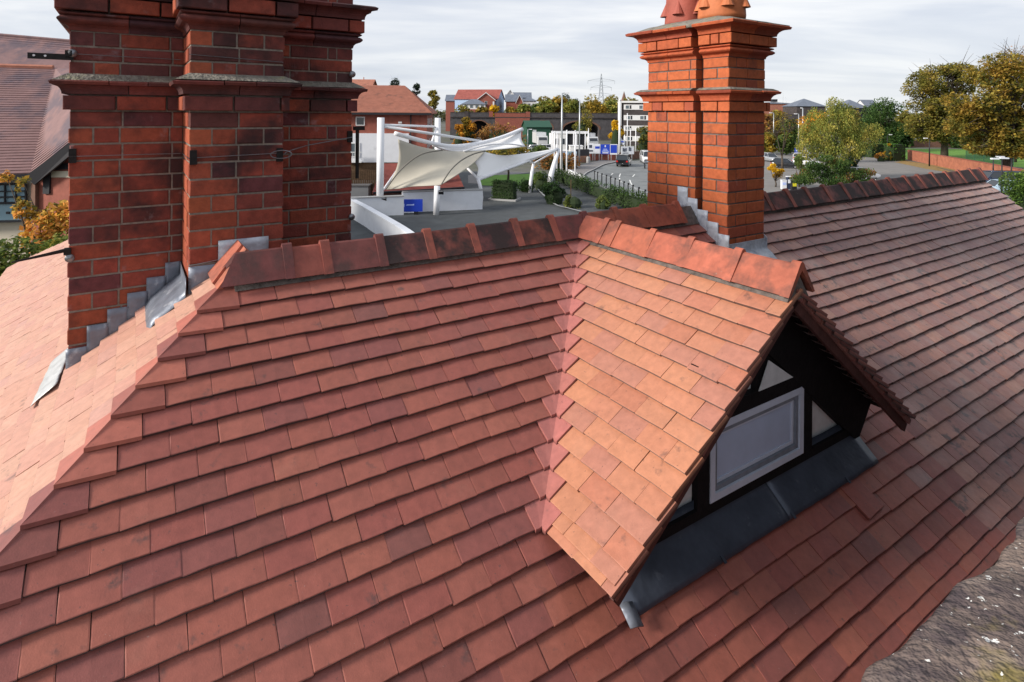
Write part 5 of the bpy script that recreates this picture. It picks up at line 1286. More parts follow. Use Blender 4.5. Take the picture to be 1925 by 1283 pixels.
# ---- hoardings and low brick walls at the junction
w0, w1, w2 = gr(1109, 302), gr(1163, 302), gr(1216, 297.5)
wall_thing('boundary_wall', 'low red brick wall under the blue hoardings', [w0, w1], 0, 1.1, .3, 'bg_brick'); wall_thing('boundary_wall', 'low dark brick wall under the white photo hoarding', [w1 + Vector((.3, 0, 0)), w2], 0, 1.35, .3, 'bg_brick_brown')
def board(label, u0, u1, v0_, v1_, Y, m, prints=(), rot=0):
    p, q_ = at(u0, v1_, Y), at(u1, v0_, Y); t = thing('hoarding', label, 'hoarding', (p.x, p.y, 0), rot); W_, z0, z1 = q_.x - p.x, p.z, q_.z
    MB().box(0, W_, 0, .08, z0, z1).build('panel', m, t)
    for s in (.15, .85): MB().box(W_ * s - .05, W_ * s + .05, .083, .17, 0, z1 - .1).build('post', 'galv_post', t)
    for x0, x1, a, b, mm in prints: MB().box(W_ * x0, W_ * x1, -.012, 0, z0 + (z1 - z0) * a, z0 + (z1 - z0) * b).build('print', mm, t)
board('white hoarding with a dark photographic figure at the left end', 1105, 1116.5, 270, 289, 101, 'sign_white', ((.2, .7, .55, .85, 'print_dark'), (.15, .85, .18, .34, 'print_dark')))
board('white hoarding with a small blue printed mark', 1116.8, 1128.5, 271, 289, 101, 'sign_white', ((.15, .9, .5, .75, 'sign_blue'),))
board('large royal blue hoarding with white crest and lettering', 1129, 1146.5, 272, 290, 100.6, 'sign_blue', ((.44, .56, .72, .92, 'sign_white'), (.3, .7, .48, .54, 'print_pale'), (.22, .8, .36, .42, 'print_pale'), (.15, .9, .25, .30, 'print_pale'), (.2, .85, .08, .18, 'sign_white')))
board('smaller royal blue hoarding with white border', 1147, 1161, 271.5, 291, 100.4, 'sign_white', ((.05, .92, .15, .93, 'sign_blue'),))
o_ = board('white hoarding printed with dark figures in front of the flats', 1168, 1194, 276, 290.5, 99.5, 'sign_white', ((.1, .2, .35, .8, 'print_dark'), (.22, .32, .3, .75, 'print_dark'), (.34, .42, .35, .8, 'print_dark'), (.58, .68, .4, .9, 'print_dark'), (.70, .78, .4, .85, 'print_dark'), (.1, .55, .10, .2, 'print_dark')), R(14))
# white site frames, cabins and banners left of the junction
def cabin(label, u0, u1, v0_, v1_, Y, d, m, name='site_cabin', cat='cabin', win=2):
    p, q_ = at(u0, v1_, Y), at(u1, v0_, Y); t = thing(name, label, cat, (p.x, p.y, 0)); W_ = q_.x - p.x; MB().box(0, W_, 0, d, .12, q_.z).build('body', m, t); MB().box(-.08, W_ + .08, -.08, d + .08, q_.z + .003, q_.z + .12).build('roof', 'bg_white', t); MB().box(.1, W_ - .1, .1, d - .1, 0, .12).build('base', 'dark_frame', t)
    for k in range(win): wpane(t, (0, 0, 0), (1, 0, 0), (0, -1, 0), W_ * (k + .25) / max(1, win), W_ * (k + .75) / max(1, win), q_.z * .5, q_.z * .8, bars=0)
cabin('white cabin behind the left flagpoles', 1040, 1066, 252, 285, 112, 3, 'bg_white'); cabin('pale blue cabin near the pavement behind the flagpoles', 1046, 1068, 285, 312, 90, 2.5, 'bg_blue_wall', win=3)
cabin('white container at the pavement bend', 1072, 1096, 276, 296, 97, 2.5, 'bg_white', win=0)
gt = thing('white_gantry', 'white open frame with a long flat top behind the flagpoles', 'frame', tuple(at(1036, 280, 118).xy) + (0,)); gz = at(1070, 247, 118).z; GW = at(1107, 247, 118).x - at(1036, 247, 118).x
MB().box(0, GW, 0, .5, gz - .5, gz).build('beam', 'white_steel', gt)
for x in (0, GW * .33, GW * .66, GW - .25): MB().box(x, x + .25, .1, .4, 0, gz - .503).build('leg', 'white_steel', gt)
MB().box(GW * .35, GW * .92, .52, .7, 1.0, gz - .6).build('backdrop', 'dark_frame', gt)
for i, (u, v, m_) in enumerate(((1071, 303, 'teal_door'), (1079, 303, 'car_blue'))):
    p = gr(u, v + 4); t = thing('banner_stand', ('teal' if i == 0 else 'pale blue') + ' banner stand on the pavement', 'banner', (p.x, p.y, 0)); MB().box(-.45, .45, 0, .06, .1, 1.9).build('panel', m_, t); MB().box(-.5, .5, -.2, .26, 0, .1).build('foot', 'black_post', t)
p = gr(1095, 306); t = thing('dark_bar_fence', 'dark fence with closed panels on the pavement left of the hoardings', 'fence', (p.x, p.y, 0)); MB().box(-1.1, 1.1, 0, .1, 0, 1.1).build('wall', 'bg_brick_brown', t); MB().box(-1.1, 1.1, 0, .08, 1.103, 2.2).build('panel', 'dark_frame', t)
p = gr(1106, 308); t = thing('litter_bin', 'grey litter bin at the pavement corner', 'bin', (p.x, p.y, 0)); MB().lathe((0, 0, 0), [(.28, 0), (.32, .1), (.32, 1.0), (.22, 1.15)], 12).build('body', 'cement_grey', t); MB().lathe((0, 0, 1.15), [(.22, 0), (.2, .04)], 12).build('lid', 'black_post', t)

# ---- green shed
p, q_ = at(990, 262, 150), at(1036, 262, 150); gs = box_house('green_shed', 'dark green shed with low green roof before the viaduct', (p.x, p.y), R(8), q_.x - p.x, 7, at(1000, 238, 150).z, at(1000, 227, 153).z, 'shed_green', 'shed_green', 'x', cat='shed'); wpane(gs, (0, 0, 0), (1, 0, 0), (0, -1, 0), 1.6, 2.5, 2.8, 3.8, fr='bg_white', pane='sign_white', bars=1)

# ---- vehicles
def car(name, label, loc, rz, m, L=4.2, W=1.78, H=1.46, kind='hatch', cat='car'):
    t = thing(name, label, cat, (loc.x, loc.y, 0), rz); h = W / 2          # +x is forward
    belt = .62 * H; sill = .22
    if kind == 'van': st_ = [(-.5, .9, .97, belt), (-.48, .96, .3, belt), (.20, 1, .25, belt), (.34, 1, .25, belt * .99), (.47, .93, .3, belt * .78), (.5, .82, .4, belt * .6)]
    else: st_ = [(-.5, .86, .42, belt * .80), (-.475, .94, .32, belt * .97), (-.36, 1, .26, belt), (.0, 1, .22, belt * .985), (.20, 1, .24, belt * .95), (.40, .95, .27, belt * .82), (.48, .86, .34, belt * .70), (.5, .78, .42, belt * .56)]
    b = MB(); rows = []
    for x, w, z0, z1 in st_:
        z0 = sill if kind == 'van' else z0; w *= h
        rows.append([Vector((x * L, -w * .93, z0)), Vector((x * L, -w, (z0 + z1) * .5)), Vector((x * L, -w * .97, z1 - .05)), Vector((x * L, -w * .90, z1)), Vector((x * L, w * .90, z1)), Vector((x * L, w * .97, z1 - .05)), Vector((x * L, w, (z0 + z1) * .5)), Vector((x * L, w * .93, z0)), Vector((x * L, -w * .93, z0))])
    b.grid(rows); b.f.append(tuple(range(7, -1, -1))); n = len(rows); b.f.append(tuple((n - 1) * 9 + i for i in range(8))); b.build('body', m, t, smooth=True)
    g0, g1, r0, r1 = {'hatch': (-.45, .22, -.37, .05), 'suv': (-.48, .20, -.44, .06), 'estate': (-.48, .2, -.42, .04), 'van': (-.495, .40, -.49, .26)}[kind]
    gl = MB(); lo = [(g0 * L, -h * .90), (g1 * L, -h * .86), (g1 * L, h * .86), (g0 * L, h * .90)]; hi = [(r0 * L, -h * .72), (r1 * L, -h * .70), (r1 * L, h * .70), (r0 * L, h * .72)]
    zb_, zt_ = belt - .04, H - .05
    gl.add([Vector((x, y, zb_)) for x, y in lo] + [Vector((x, y, zt_)) for x, y in hi], [(0, 1, 5, 4), (1, 2, 6, 5), (2, 3, 7, 6), (3, 0, 4, 7), (4, 5, 6, 7)]); gl.build('windows', 'glass_dark', t)
    rf = MB(); rf.grid([[Vector((r0 * L - .06 + (r1 * L - r0 * L + .10) * i / 4, -h * .74 + h * 1.48 * j / 4, H - .055 + .05 * math.sin(math.pi * j / 4) * .8 + .02 * math.sin(math.pi * i / 4))) for j in range(5)] for i in range(5)], (0, 0, .035)); rf.build('roof', m, t, smooth=True)
    for s in (-1, 1):                                              # pillars
        for (xa, xb) in ((g0, r0), (g1, r1), ((g0 + g1) / 2, (r0 + r1) / 2 + .02)):
            MB().tube([(xa * L, s * h * .89, zb_), (xb * L, s * h * .73, zt_)], .035, 5).build('pillar', m, t)
        MB().obox((g1 * L - .15, s * (h + .08), belt + .06), (.08, 0, 0), (0, .09, 0), (0, 0, .07)).build('mirror', m, t)
        MB().obox((-.495 * L, s * h * .74, belt * .78), (.05, 0, 0), (0, .13, 0), (0, 0, .10)).build('tail_light', 'tail_light', t); MB().obox((.47 * L, s * h * .66, belt * .62), (.06, 0, 0), (0, .16, 0), (0, 0, .07)).build('headlight', 'head_light', t)
        for x in (-.31, .31):
            w = MB(); r = .32 if kind != 'suv' else .37; y0 = s * (h - .19)
            w.lathe((x * L, y0 - .1, r), [(r * .55, 0), (r * .96, .01), (r, .05), (r, .17), (r * .96, .21), (r * .55, .22)], 16, 'Y'); wo = w.build('wheel', 'tyre', t, smooth=False); MB().lathe((x * L, y0 + (.115 if s > 0 else -.105 - .02), r), [(r * .58, 0), (r * .5, .012)], 12, 'Y').build('rim', 'rim', wo)
    return t
rd = lambda u, v: gr(u, v)
car('suv', 'black estate car driving away along the curving road', gr(1173, 312), R(72), 'car_black', 4.9, 2.0, 1.78, 'suv')
car('white_van', 'white van half hidden behind the right chimney', gr(1216, 306), R(-95), 'car_white', 4.9, 1.9, 1.95, 'van', 'van')
mt = gr(1212, 317); t = thing('motorcycle', 'dark motorcycle just left of the right chimney', 'motorcycle', (mt.x, mt.y, 0), R(80))
for x in (-.7, .7): w = MB(); w.lathe((x, -.06, .31), [(.2, 0), (.30, .01), (.31, .06), (.30, .11), (.2, .12)], 14, 'Y'); w.build('wheel', 'tyre', t)
b = MB(); b.tube([(-.7, 0, .35), (-.2, 0, .55), (.3, 0, .75), (.62, 0, .75), (.7, 0, .31)], [.06, .15, .16, .08, .05], 8); b.build('body', 'car_black', t, smooth=True); MB().box(-.6, .1, -.12, .12, .78, .86).build('seat', 'tyre', t); MB().tube([(.5, -.35, 1.05), (.55, 0, 1.0), (.5, .35, 1.05)], .025, 6).build('handlebar', 'black_post', t)
cars = [('white parked hatchback just above the right roof ridge', 1618, 336, 75, 'car_white', R(-12), 'estate'), ('navy parked car behind the white hatchback', 1596, 324, 85, 'car_navy', R(-8), 'hatch'), ('pale blue parked car beside the black lamps', 1875, 365, 61, 'car_blue', R(178), 'estate'),
        ('small silver car half hidden under the conifer boughs', 1606, 345, 68, 'car_silver', R(-14), 'hatch'), ('white car by the blue hoarding at the right', 1516, 312, 90, 'car_white', R(-20), 'hatch'), ('white van-like car beyond the blue hoarding', 1502, 303, 95, 'car_white', R(60), 'suv'), ('black parked car left of the feathery shrub', 1478, 316, 80, 'car_black', R(-30), 'hatch'), ('silver estate car at the far edge of the car park', 1560, 303, 95, 'car_silver', R(10), 'estate'), ('grey parked car by the bare tree', 1448, 304, 98, 'car_silver', R(-85), 'hatch')]
for lab, u, v, Y, m_, rz, k in cars: car('parked_car', lab, gr(u, v), rz, m_, kind=k)
car('parked_van', 'dark navy people carrier behind the pale blue car', gr(1878, 353), R(180), 'car_navy', 4.9, 1.95, 1.9, 'van', 'van')
lot = [('navy car parked left of the viaduct arch', 886, 268, 'car_navy', 10), ('white car parked below the viaduct arch', 899, 270, 'car_white', 20), ('black car in the lot by the russet shrub', 921, 276, 'car_black', 5), ('silver car parked right of the raised boom', 993, 290, 'car_silver', 15), ('white car parked under the green shed', 1003, 293, 'car_white', 10), ('grey car in the lot behind the boom', 1012, 286, 'car_silver', 12), ('silver car near the site frame', 1022, 293, 'car_silver', 8), ('white car beside the site frame', 1031, 285, 'car_white', 5), ('grey car low in the lot beyond the lawn', 978, 299, 'car_silver', 20)]
for lab, u, v, m_, a in lot: car('parked_car', lab, gr(u, v), R(a), m_, kind='hatch')
def lorry(label, u, v, rz, L=6.5):
    p = gr(u, v); t = thing('lorry', label, 'lorry', (p.x, p.y, 0), rz); MB().box(-L / 2, L / 2 - 1.9, -1.2, 1.2, .9, 3.5).build('cargo_box', 'car_white', t); MB().prism([(L / 2 - 1.8, -1.15, .6), (L / 2, -1.15, .6), (L / 2, -1.15, 1.7), (L / 2 - .35, -1.15, 2.7), (L / 2 - 1.8, -1.15, 2.7)], (0, 2.3, 0)).build('cab', 'car_white', t)
    MB().prism([(L / 2 + .01, -1.0, 1.7), (L / 2 - .33, -1.0, 2.55), (L / 2 - .33, 1.0, 2.55), (L / 2 + .01, 1.0, 1.7)], (.02, 0, .01)).build('windscreen', 'glass_dark', t); MB().box(-L / 2, L / 2 - .1, -1.0, 1.0, .55, .6).build('chassis', 'black_post', t)
    for x in (-L * .3, L * .36):
        for s in (-1, 1): MB().lathe((x, s * 1.0 - .12, .45), [(.3, 0), (.45, .02), (.45, .22), (.3, .24)], 14, 'Y').build('wheel', 'tyre', t)
lorry('white box lorry parked left of the site frame', 1015, 276, R(-80)); lorry('white lorry cab facing out behind the white hoardings', 1106, 278, R(-75)); lorry('white box lorry inside the site frame', 1052, 280, R(-70))

# ---- pylon
py_ = thing('electricity_pylon', 'lattice electricity pylon on the skyline', 'pylon', tuple(at(1130, 205, 420).xy) + (0,)); pz = at(1130, 139, 420).z; b = MB(); lv = [(0, 4.2), (pz * .35, 2.6), (pz * .58, 1.3), (pz * .80, .8), (pz, .12)]
for s in ((1, 1), (1, -1), (-1, -1), (-1, 1)): b.tube([(s[0] * w, s[1] * w, z) for z, w in lv], .16, 4)
for (z0, w0_), (z1, w1_) in zip(lv[:-1], lv[1:]):
    k = 3
    for i in range(k):
        a0, a1 = z0 + (z1 - z0) * i / k, z0 + (z1 - z0) * (i + 1) / k; wa, wb_ = w0_ + (w1_ - w0_) * i / k, w0_ + (w1_ - w0_) * (i + 1) / k
        for s in (-1, 1): b.tube([(-wa, s * wa, a0), (wb_, s * wb_, a1)], .09, 4, False); b.tube([(wa, s * wa, a0), (-wb_, s * wb_, a1)], .09, 4, False); b.tube([(s * wa, -wa, a0), (s * wb_, wb_, a1)], .09, 4, False)
b.build('tower', 'pylon_steel', py_)
for z, w in ((pz * .86, 9.6), (pz * .73, 7.4), (pz * .58, 8.6)):
    a = MB(); 
    for s in (-1, 1): a.tube([(s * .8, 0, z + 1.5), (s * w * .6, 0, z + .9), (s * w, 0, z)], .14, 4); a.tube([(s * .8, 0, z - .2), (s * w, 0, z)], .10, 4); a.tube([(s * w, 0, z), (s * w, 0, z - 2.2)], .12, 4)
    a.build('cross_arm', 'pylon_steel', py_)

# ---- trees in the middle distance and on the skyline
def far_tree(name, label, u, Y, v_top, wpx, n, size, pal_, h0=.15, group=None, lob=9, zb=0, sq=.75, **kw):
    b_ = at(u, 250, Y); b_.z = zb; top = at(u, v_top, Y).z - zb; w = wpx / FPX * Y
    return tree(name, label, b_, blob(w, w, top * h0, top, lob, sq, int(u)), n, size, pal_, max(.12, w * .03), .3, group=group, **kw)
gsk = 'trees on the skyline beyond the viaduct'
sk = [(1025, 205, 186, 44, YGREEN, 'yellow-green tree'), (1050, 210, 184, 40, GOLD, 'golden tree'), (1074, 206, 188, 38, YGREEN, 'pale green tree'), (1100, 212, 191, 36, OLIVE, 'olive tree'), (1122, 205, 192, 44, GOLD, 'golden bushy tree'), (1150, 215, 189, 40, YGREEN, 'yellow-green bushy tree'), (1008, 212, 192, 30, MGREEN, 'green tree'),
      (1182, 240, 186, 40, OLIVE, 'bare olive tree'), (960, 205, 200, 26, GOLD, 'low golden tree'), (985, 204, 199, 30, YGREEN, 'low yellow-green tree'), (930, 203, 200, 24, YELLOW, 'low yellow tree'), (872, 203, 203, 34, OLIVE, 'low olive tree'), (905, 200, 202, 30, GOLD, 'low golden bush')]
for i, (u, Y, vt, w, pl, lab) in enumerate(sk): far_tree('skyline_tree', '%s, %s along the viaduct parapet' % (lab, ['near the red-roofed row', 'behind the tall lamp', 'right of the tall lamp', 'behind the slim lamp', 'under the pylon', 'left of the flats', 'at the end of the house row', 'behind the flats', 'before the brick gable', 'before the slate houses', 'before the blue gable', 'at the viaduct left end', 'before the grey bay'][i]), u, Y, vt, w * 1.25, 2200, .95, pl, .25, gsk, lob=10)
for u, Y, vt, w, lab in ((742, 150, 147, 26, 'dark spiky conifer above the hipped roof, larger of the two'), (782, 155, 151, 16, 'dark spiky conifer above the hipped roof, smaller of the two'), (1060, 300, 181, 26, 'dark pine behind the golden trees, nearest the tall lamp'), (1040, 300, 184, 20, 'dark pine behind the golden trees, left of the tall lamp'), (1085, 300, 187, 18, 'dark pine behind the golden trees, by the slim lamp')):
    far_tree('pine_tree', lab, u, Y, vt, w * 1.2, 2200, .42 if Y < 200 else .8, PINE, .30, lob=16, sq=1.2, gap=.12, gscale=.9, twigs=3)
for u, Y, vt, w, lab in ((815, 320, 166, 24, 'hazy bare tree left of the blue house'), (868, 330, 163, 26, 'russet tree top behind the red roof'), (1020, 360, 181, 40, 'distant green tree right of the slate houses'), (1115, 380, 183, 50, 'bare distant tree left of the pylon'), (1150, 380, 181, 46, 'bare distant tree right of the pylon')):
    far_tree('distant_tree', lab, u, Y, vt, w, 900, 1.4, RUSSET if u == 868 else OLIVE[1:], .3, lob=8, gap=.25)
mass = [(1436, 165, 214, 40, RUSSET, 'russet tree right of the orange chimney'), (1462, 170, 210, 46, MIXED, 'mixed autumn tree before the flat-roofed hall'), (1490, 160, 226, 44, MGREEN, 'green tree before the grey pavilion'), (1444, 120, 250, 36, MIXED, 'brown-green bush mass low beside the orange chimney'), (1478, 118, 254, 40, MGREEN, 'low green bush mass behind the bare tree'),
        (1590, 190, 206, 60, OLIVE, 'olive tree below the grey hall'), (1640, 190, 203, 50, MGREEN, 'green tree between the grey hall and the dark tree'), (1705, 185, 206, 60, OLIVE, 'distant olive tree behind the sycamore'), (1760, 190, 215, 90, MGREEN, 'distant green tree behind the sycamore trunk'), (1850, 170, 205, 110, OLIVE, 'distant olive tree behind the golden tree'), (1920, 160, 215, 90, MGREEN, 'distant green tree at the right edge'), (1690, 150, 245, 60, DGREEN, 'dark shrub mass behind the lawn hedge'), (1800, 150, 255, 120, DGREEN, 'dark shrub mass behind the lawn')]
for u, Y, vt, w, pl, lab in mass: far_tree('background_tree', lab, u, Y, vt, w, 2400, .8, pl, .10, 'trees closing the view at right', lob=11)
# continuous far wood on the horizon
fw_ = [(x, 520 + 60 * math.sin(x * .013), 4.5 + 3 * noise.noise((x * .02, 0, 0)), 14, 10, 6.5 + 2.0 * noise.noise((x * .05, 3, 0))) for x in np.arange(-420, 760, 13)]
foliage('distant_wood', None, fw_, 16000, 3.4, [(.05, .06, .035), (.07, .08, .04), (.10, .10, .05), (.12, .11, .05)], kind='stuff', label='continuous line of distant autumn woodland along the horizon')
# low autumn shrubs in front of the viaduct
for u, v, w, h, pl, lab, nn in ((875, 282, 4.5, 8.2, GOLD, 'tall narrow golden tree before the viaduct, left', 1800), (885, 282, 4.5, 6.6, ORANGE, 'tall narrow orange tree before the viaduct, right', 1500), (862, 284, 3.5, 6.0, ORANGE, 'small orange tree at the corner of the hipped house', 1300), (940, 283, 13, 6.6, RUSSET, 'wide russet shrub below the brick viaduct pier', 2600), (1158, 291, 4.0, 7.8, YELLOW, 'narrow golden cypress left of the flats', 1600), (1095, 278, 7, 9.5, OLIVE, 'ivy-clad olive tree before the viaduct arch', 1800), (970, 292, 8, 3.2, MIXED, 'mixed autumn shrub behind the white boom', 1500), (1012, 300, 7, 2.6, MGREEN, 'green shrub in the lot behind the second sail', 1200), (950, 304, 10, 3.0, MIXED, 'olive shrub mass behind the second sail', 2000), (1045, 318, 8, 2.6, RUSSET, 'russet shrub behind the curved white strut', 1500), (1210, 288, 4, 7.0, OLIVE, 'dark conifer before the flats beside the right chimney', 1200)):
    bush('autumn_shrub' if h < 5 else 'autumn_tree', lab, u, v, w, h, nn, pl, .45, 0, 16, 'shrub' if h < 5 else 'tree')
tb = gr(955, 342, ZP); tree('young_tree', 'thin young tree standing on the lawn', tb, blob(2.6, 2.6, 1.6, 3.4, 5, .7, 3), 700, .14, MIXED, .10, .5)

# ================================================================== RIGHT-HAND SIDE
mat('car_park', (.20, .19, .18), rough=.9, noise_s=.5, noise_a=.15)
sheet('car_park', [gr(1425, 420), gr(1560, 380), gr(1960, 400), gr(1960, 345), gr(1850, 338), gr(1760, 318), gr(1705, 305), gr(1655, 296), gr(1560, 292), gr(1440, 288)], .010, 'car_park')
sheet('verge', [gr(1685, 303), gr(1752, 313), gr(1850, 333), gr(1925, 352), gr(1925, 346), gr(1850, 329), gr(1752, 310), gr(1690, 301)], .016, 'dry_grass'); sheet('leaf_litter', [gr(1680, 305), gr(1740, 318), gr(1800, 327), gr(1750, 312), gr(1700, 304)], .021, 'dry_grass')
sheet('garden_lawn', [gr(1700, 300), gr(1815, 303), gr(1960, 320), gr(1960, 285), gr(1830, 281.5), gr(1690, 279.5)], .014, 'lawn')
for i in range(6):
    u0, u1 = 1707 + i * 40, 1707 + (i + 1) * 40; f0, f1 = i / 6, (i + 1) / 6
wall_thing('garden_wall', 'long orange brick garden wall sloping past the car park', [gr(1706, 300.5), gr(1760, 312), gr(1850, 331), gr(1965, 358)], 0, 1.75, .35, 'bg_orange_brick' if 'bg_orange_brick' in MATS else (mat('bg_orange_brick', (.36, .13, .075), rough=.85, noise_s=1.5, noise_a=.3), 'bg_orange_brick')[1], 'bg_brick')
b_ = gr(1775, 299); tree('sycamore', 'broad olive-gold sycamore with a thick forked trunk on the lawn', b_, blob(18.0, 12, 2.6, 18.4, 44, .66, 8, .30) + [(-6.6, 0, 5.4, 2.0, 2, 1.2), (-4.5, -1, 4.2, 2.2, 2, 1.3), (4.5, 0, 5.2, 2.4, 2.4, 1.5)], 38000, .40, OLIVE, .55, .36, twigs=5, gap=.06, gscale=.5, flat=.6)
MB_ = MB()
b_ = gr(1893, 326); tree('golden_tree', 'large golden-brown tree leaning in from the right edge', b_, blob(19, 12, 1.6, 17.6, 48, .62, 31, .29) + [(-7.0, 0, 6.2, 1.9, 1.9, 1.1), (-6.2, 0, 8.6, 2.2, 2, 1.3), (-4.6, -1, 3.6, 2.0, 2, 1.1)], 42000, .38, [OLIVE[0], OLIVE[1], (.15, .12, .022), (.21, .15, .026), (.24, .15, .032)], .55, .36, twigs=4, gap=.03, gscale=.5, flat=.6)
b_ = at(1905, 320, 104); b_.z = 0; tree('bare_tree', 'bare russet tree top above the golden tree', b_, [(x, 0, z, r, r, r * .7) for x, z, r in ((-3, 17, 2.4), (0, 19, 2.6), (3, 18, 2.4))], 900, .25, RUSSET, .4, .5, twigs=26, gap=.1)
b_ = at(1662, 260, 132); b_.z = 0; tree('dark_tree', 'dense dark green rounded tree left of the sycamore', b_, blob(12.5, 10, 1.5, 11.4, 16, .72, 5, .36), 9000, .40, DGREEN[1:] + [(.05, .085, .02)], .4, .2)
b_ = gr(1568, 338); tree('weeping_tree', 'tall yellow-green weeping tree at the car park', b_, [(x, y, z, r, r, r * .95) for x, y, z, r in ((-3.2, 0, 4.2, 1.7), (-1.5, -.6, 6.0, 1.9), (.3, -.5, 7.6, 1.8), (0, 0, 9.5, 1.2), (2.3, 0, 6.4, 1.8), (3.9, 0, 5.4, 1.5), (-2.1, .3, 8.0, 1.4), (1.8, -.8, 4.6, 1.7), (-.6, -1, 3.8, 1.7), (5.2, 0, 6.4, 1.0), (-3.4, 0, 6.2, 1.2), (1.4, 0, 8.6, 1.2))], 19000, .22, YGREEN, .22, .35, droop=1.0, gap=.06, gscale=.8, flat=0)
b_ = gr(1605, 334); tree('dark_holly', 'dark evergreen under the weeping tree', b_, blob(4.8, 3.4, .3, 4.6, 9, .85, 9, .36), 4500, .20, DGREEN[:3], .15, .3)
b_ = gr(1526, 308); tree('orange_tree', 'orange-yellow tree left of the weeping tree', b_, blob(6.5, 5, 2.5, 8.9, 10, .8, 4, .36), 3200, .30, [ORANGE[1], ORANGE[2], (.50, .27, .03), YELLOW[2]], .2, .3)
b_ = gr(1470, 322); tree('bare_twiggy_tree', 'thin bare brown tree beside the right chimney', b_, [(-1, 0, 5.5, 2, 2, 2), (1.2, 0, 6.2, 1.8, 1.8, 2), (0, 0, 7.4, 1.5, 1.5, 1.4)], 700, .16, MIXED, .16, .3, twigs=34, gap=.15)
b_ = gr(1458, 352); tree('yellow_shrub', 'bright yellow autumn shrub right of the orange chimney', b_, blob(2.2, 1.8, .7, 2.9, 8, .7, 12, .34), 2600, .15, YELLOW, .08, .3)
b_ = gr(1560, 372); tree('spreading_conifer', 'dark feathery spreading conifer behind the right roof ridge', b_, [(x, y, z, r, r, r * .42) for x, y, z, r in ((-2.6, 0, 1.9, 1.3), (-1.3, .3, 2.6, 1.4), (.3, 0, 3.0, 1.4), (1.7, 0, 2.5, 1.4), (2.9, 0, 1.8, 1.3), (0, -.6, 1.9, 1.5), (1.0, -.4, 3.5, 1.0), (-1.8, -.4, 3.3, .9), (-.4, 0, 3.9, .9), (3.6, 0, 2.6, .9))], 12000, .17, [DGREEN[1], DGREEN[2], MGREEN[1], MGREEN[2], RUSSET[1]], .14, .3, droop=.25, flat=.6)
b_ = gr(1502, 352); tree('feathery_shrub', 'light green feathery shrub beside the yellow shrub', b_, blob(2.6, 2, .4, 3.6, 8, .8, 21, .34), 3200, .15, MGREEN[1:] + YGREEN[2:3], .1, .3, droop=.2)
hedge_box('clipped_hedge', 'bright green clipped hedge end beside the brick garden wall', gr(1687, 303) + Vector((0, .8, 0)), R(20), 3.0, 2.0, 3.0, 0, 4000, [(.02, .05, .01), (.035, .09, .014), (.06, .13, .02)], .2)
hedge_box('clipped_hedge', 'long green hedge running back left of the hedge end', gr(1656, 297) + Vector((0, 2, 0)), R(25), 4.5, 2.0, 2.6, 0, 3500, [(.02, .05, .01), (.045, .09, .02), (.08, .12, .03)], .22)
bush('autumn_shrub', 'orange-red shrub at the foot of the green hedge', 1656, 304, 2.4, 2.2, 1500, [ORANGE[1], ORANGE[2], RUSSET[2], MGREEN[2]], .2, 0, 10, 'shrub')
bush('autumn_shrub', 'yellow sapling between the two clipped hedges', 1668, 303, 1.8, 3.2, 1200, [YELLOW[0], YELLOW[1], YGREEN[3]], .2, 0, 10, 'shrub')
bush('garden_bush', 'bright green bush at the right edge above the roof verge', 1938, 432, 4.4, 5.2, 12000, [(.02, .045, .01), (.05, .09, .016), (.09, .14, .025), (.14, .18, .04)], .15, 0, 20, 'bush')
mf = gr(1816, 303); t = thing('mesh_fence', 'dark green mesh fence standing on the lawn', 'fence', (mf.x, mf.y, 0)); me_ = Vector((gr(1905, 312).x - mf.x, gr(1905, 312).y - mf.y, 0))
for i in range(6): q_ = me_ * (i / 5); MB().tube([q_, q_ + Vector((0, 0, 2.8))], .05, 6).build('post', 'shed_green', t)
m_ = MB()
for i in range(60): q_ = me_ * (i / 59); m_.tube([q_ + Vector((0, 0, .05)), q_ + Vector((0, 0, 2.7))], .025, 4)
for z in np.arange(.2, 2.75, .22): m_.tube([Vector((0, 0, z)), me_ + Vector((0, 0, z))], .025, 4)
m_.build('wire_mesh', 'shed_green', t)
pp = gr(1521, 300); t = thing('parasol', 'white parasol by the blue hoarding at the right', 'parasol', (pp.x, pp.y, 0)); pz_ = at(1521, 246.5, pp.y).z; MB().tube([(0, 0, 0), (0, 0, pz_)], .05, 6).build('pole', 'dark_frame', t); MB().lathe((0, 0, pz_), [(1.1, -.75), (.6, -.35), (.05, 0)], 8).build('canopy', 'sail', t)
pp = gr(1494, 297); t = thing('blue_hoarding', 'dark blue and white printed hoarding below the parasol', 'hoarding', (pp.x, pp.y, 0)); MB().box(0, 3.0, 0, .08, .3, 1.9).build('panel', 'sign_blue', t); MB().box(1.9, 2.9, -.02, 0, .4, 1.8).build('print', 'sign_white', t); MB().box(.2, 1.6, -.02, 0, 1.2, 1.5).build('print', 'print_pale', t)
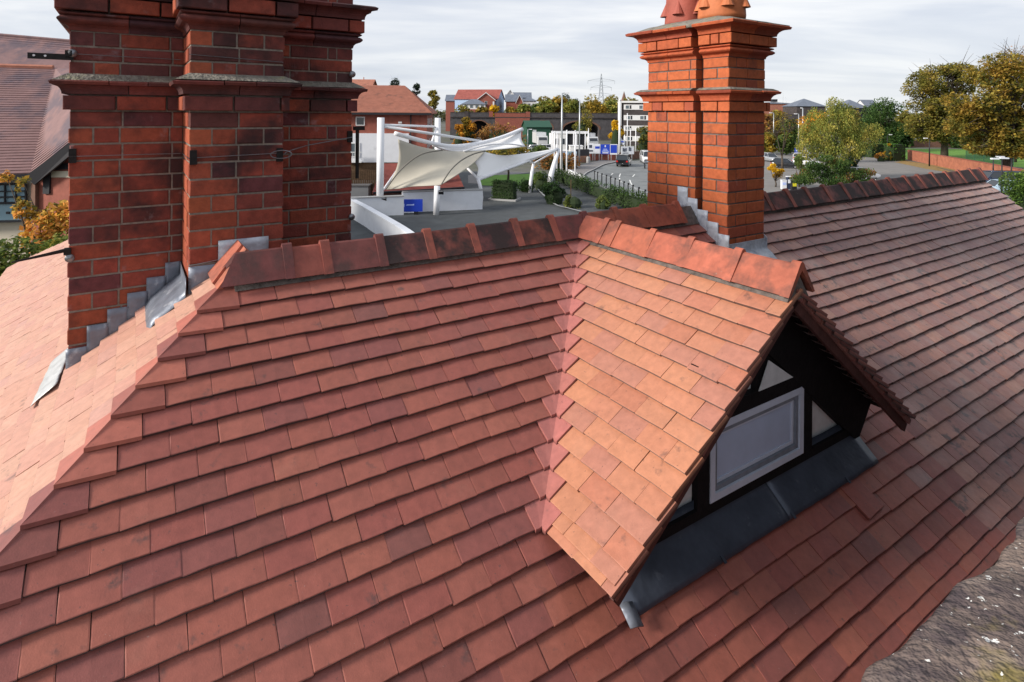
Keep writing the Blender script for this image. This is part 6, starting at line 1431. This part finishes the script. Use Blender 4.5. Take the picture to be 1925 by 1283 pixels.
for i, (u, v, h, m_, lab) in enumerate(((1473, 352, .95, 'sign_white', 'white pillar beside the yellow shrub'), (1483, 352, 1.35, 'car_navy', 'navy blue pillar beside the white pillar'), (1492, 356, 1.1, 'black_post', 'black cabinet with a yellow notice'))):
    p = gr(u, v + 4); t = thing(['white_pillar', 'blue_pillar', 'black_cabinet'][i], lab, ['pillar', 'pillar', 'cabinet'][i], (p.x, p.y, 0)); MB().box(-.25, .25, -.2, .2, 0, h).build('body', m_, t); MB().box(-.28, .28, -.23, .23, h + .003, h + .07).build('cap', 'sign_white' if i < 2 else 'black_post', t)
    MB().box(-.2, .2, -.215, -.2, h * .5, h * .8).build('notice', ['print_pale', 'sign_white', 'notice_yellow'][i] if 'notice_yellow' in MATS else (mat('notice_yellow', (.65, .60, .03), rough=.5), ['print_pale', 'sign_white', 'notice_yellow'][i])[1], t)
wall_thing('garden_wall', 'far low garden wall behind the sycamore lawn', [gr(1690, 277), gr(1960, 279)], 0, 1.6, .4, 'bg_brick_brown')

# ---- shrubs by the timbered hall, left edge
b_ = gr(40, 620); b_ = at(45, 470, 13.5); b_.z = 0; tree('leafy_tree', 'green and yellow leafy tree top left of the big chimney', b_, [(x, y, z, r, r, r * .8) for x, y, z, r in ((-1.0, 0, 4.6, .75), (-.2, 0, 4.8, .6), (.5, .3, 4.7, .55), (-1.7, 0, 4.4, .8), (.9, 0, 5.0, .45), (-.5, -.3, 4.2, .7), (.2, 0, 4.2, .6))], 5200, .12, [(.012, .022, .006), (.035, .055, .012), (.075, .10, .02), (.13, .145, .03), (.20, .16, .03)], .10, .5)
b_ = at(75, 440, 15.5); b_.z = 0; tree('climbing_shrub', 'orange and yellow climbing shrub against the timbered hall', b_, [(x, y, z, r, r, r * 1.1) for x, y, z, r in ((-.35, 0, 5.6, .32), (-.45, 0, 6.2, .22), (.5, 0, 5.3, .45), (.95, 0, 5.4, .45), (0, 0, 4.9, .5), (-.9, 0, 6.4, .16))], 2200, .13, [(.05, .05, .012), (.14, .11, .02), (.30, .18, .03), (.42, .20, .05), (.45, .30, .06)], .06, .6, gap=.1)
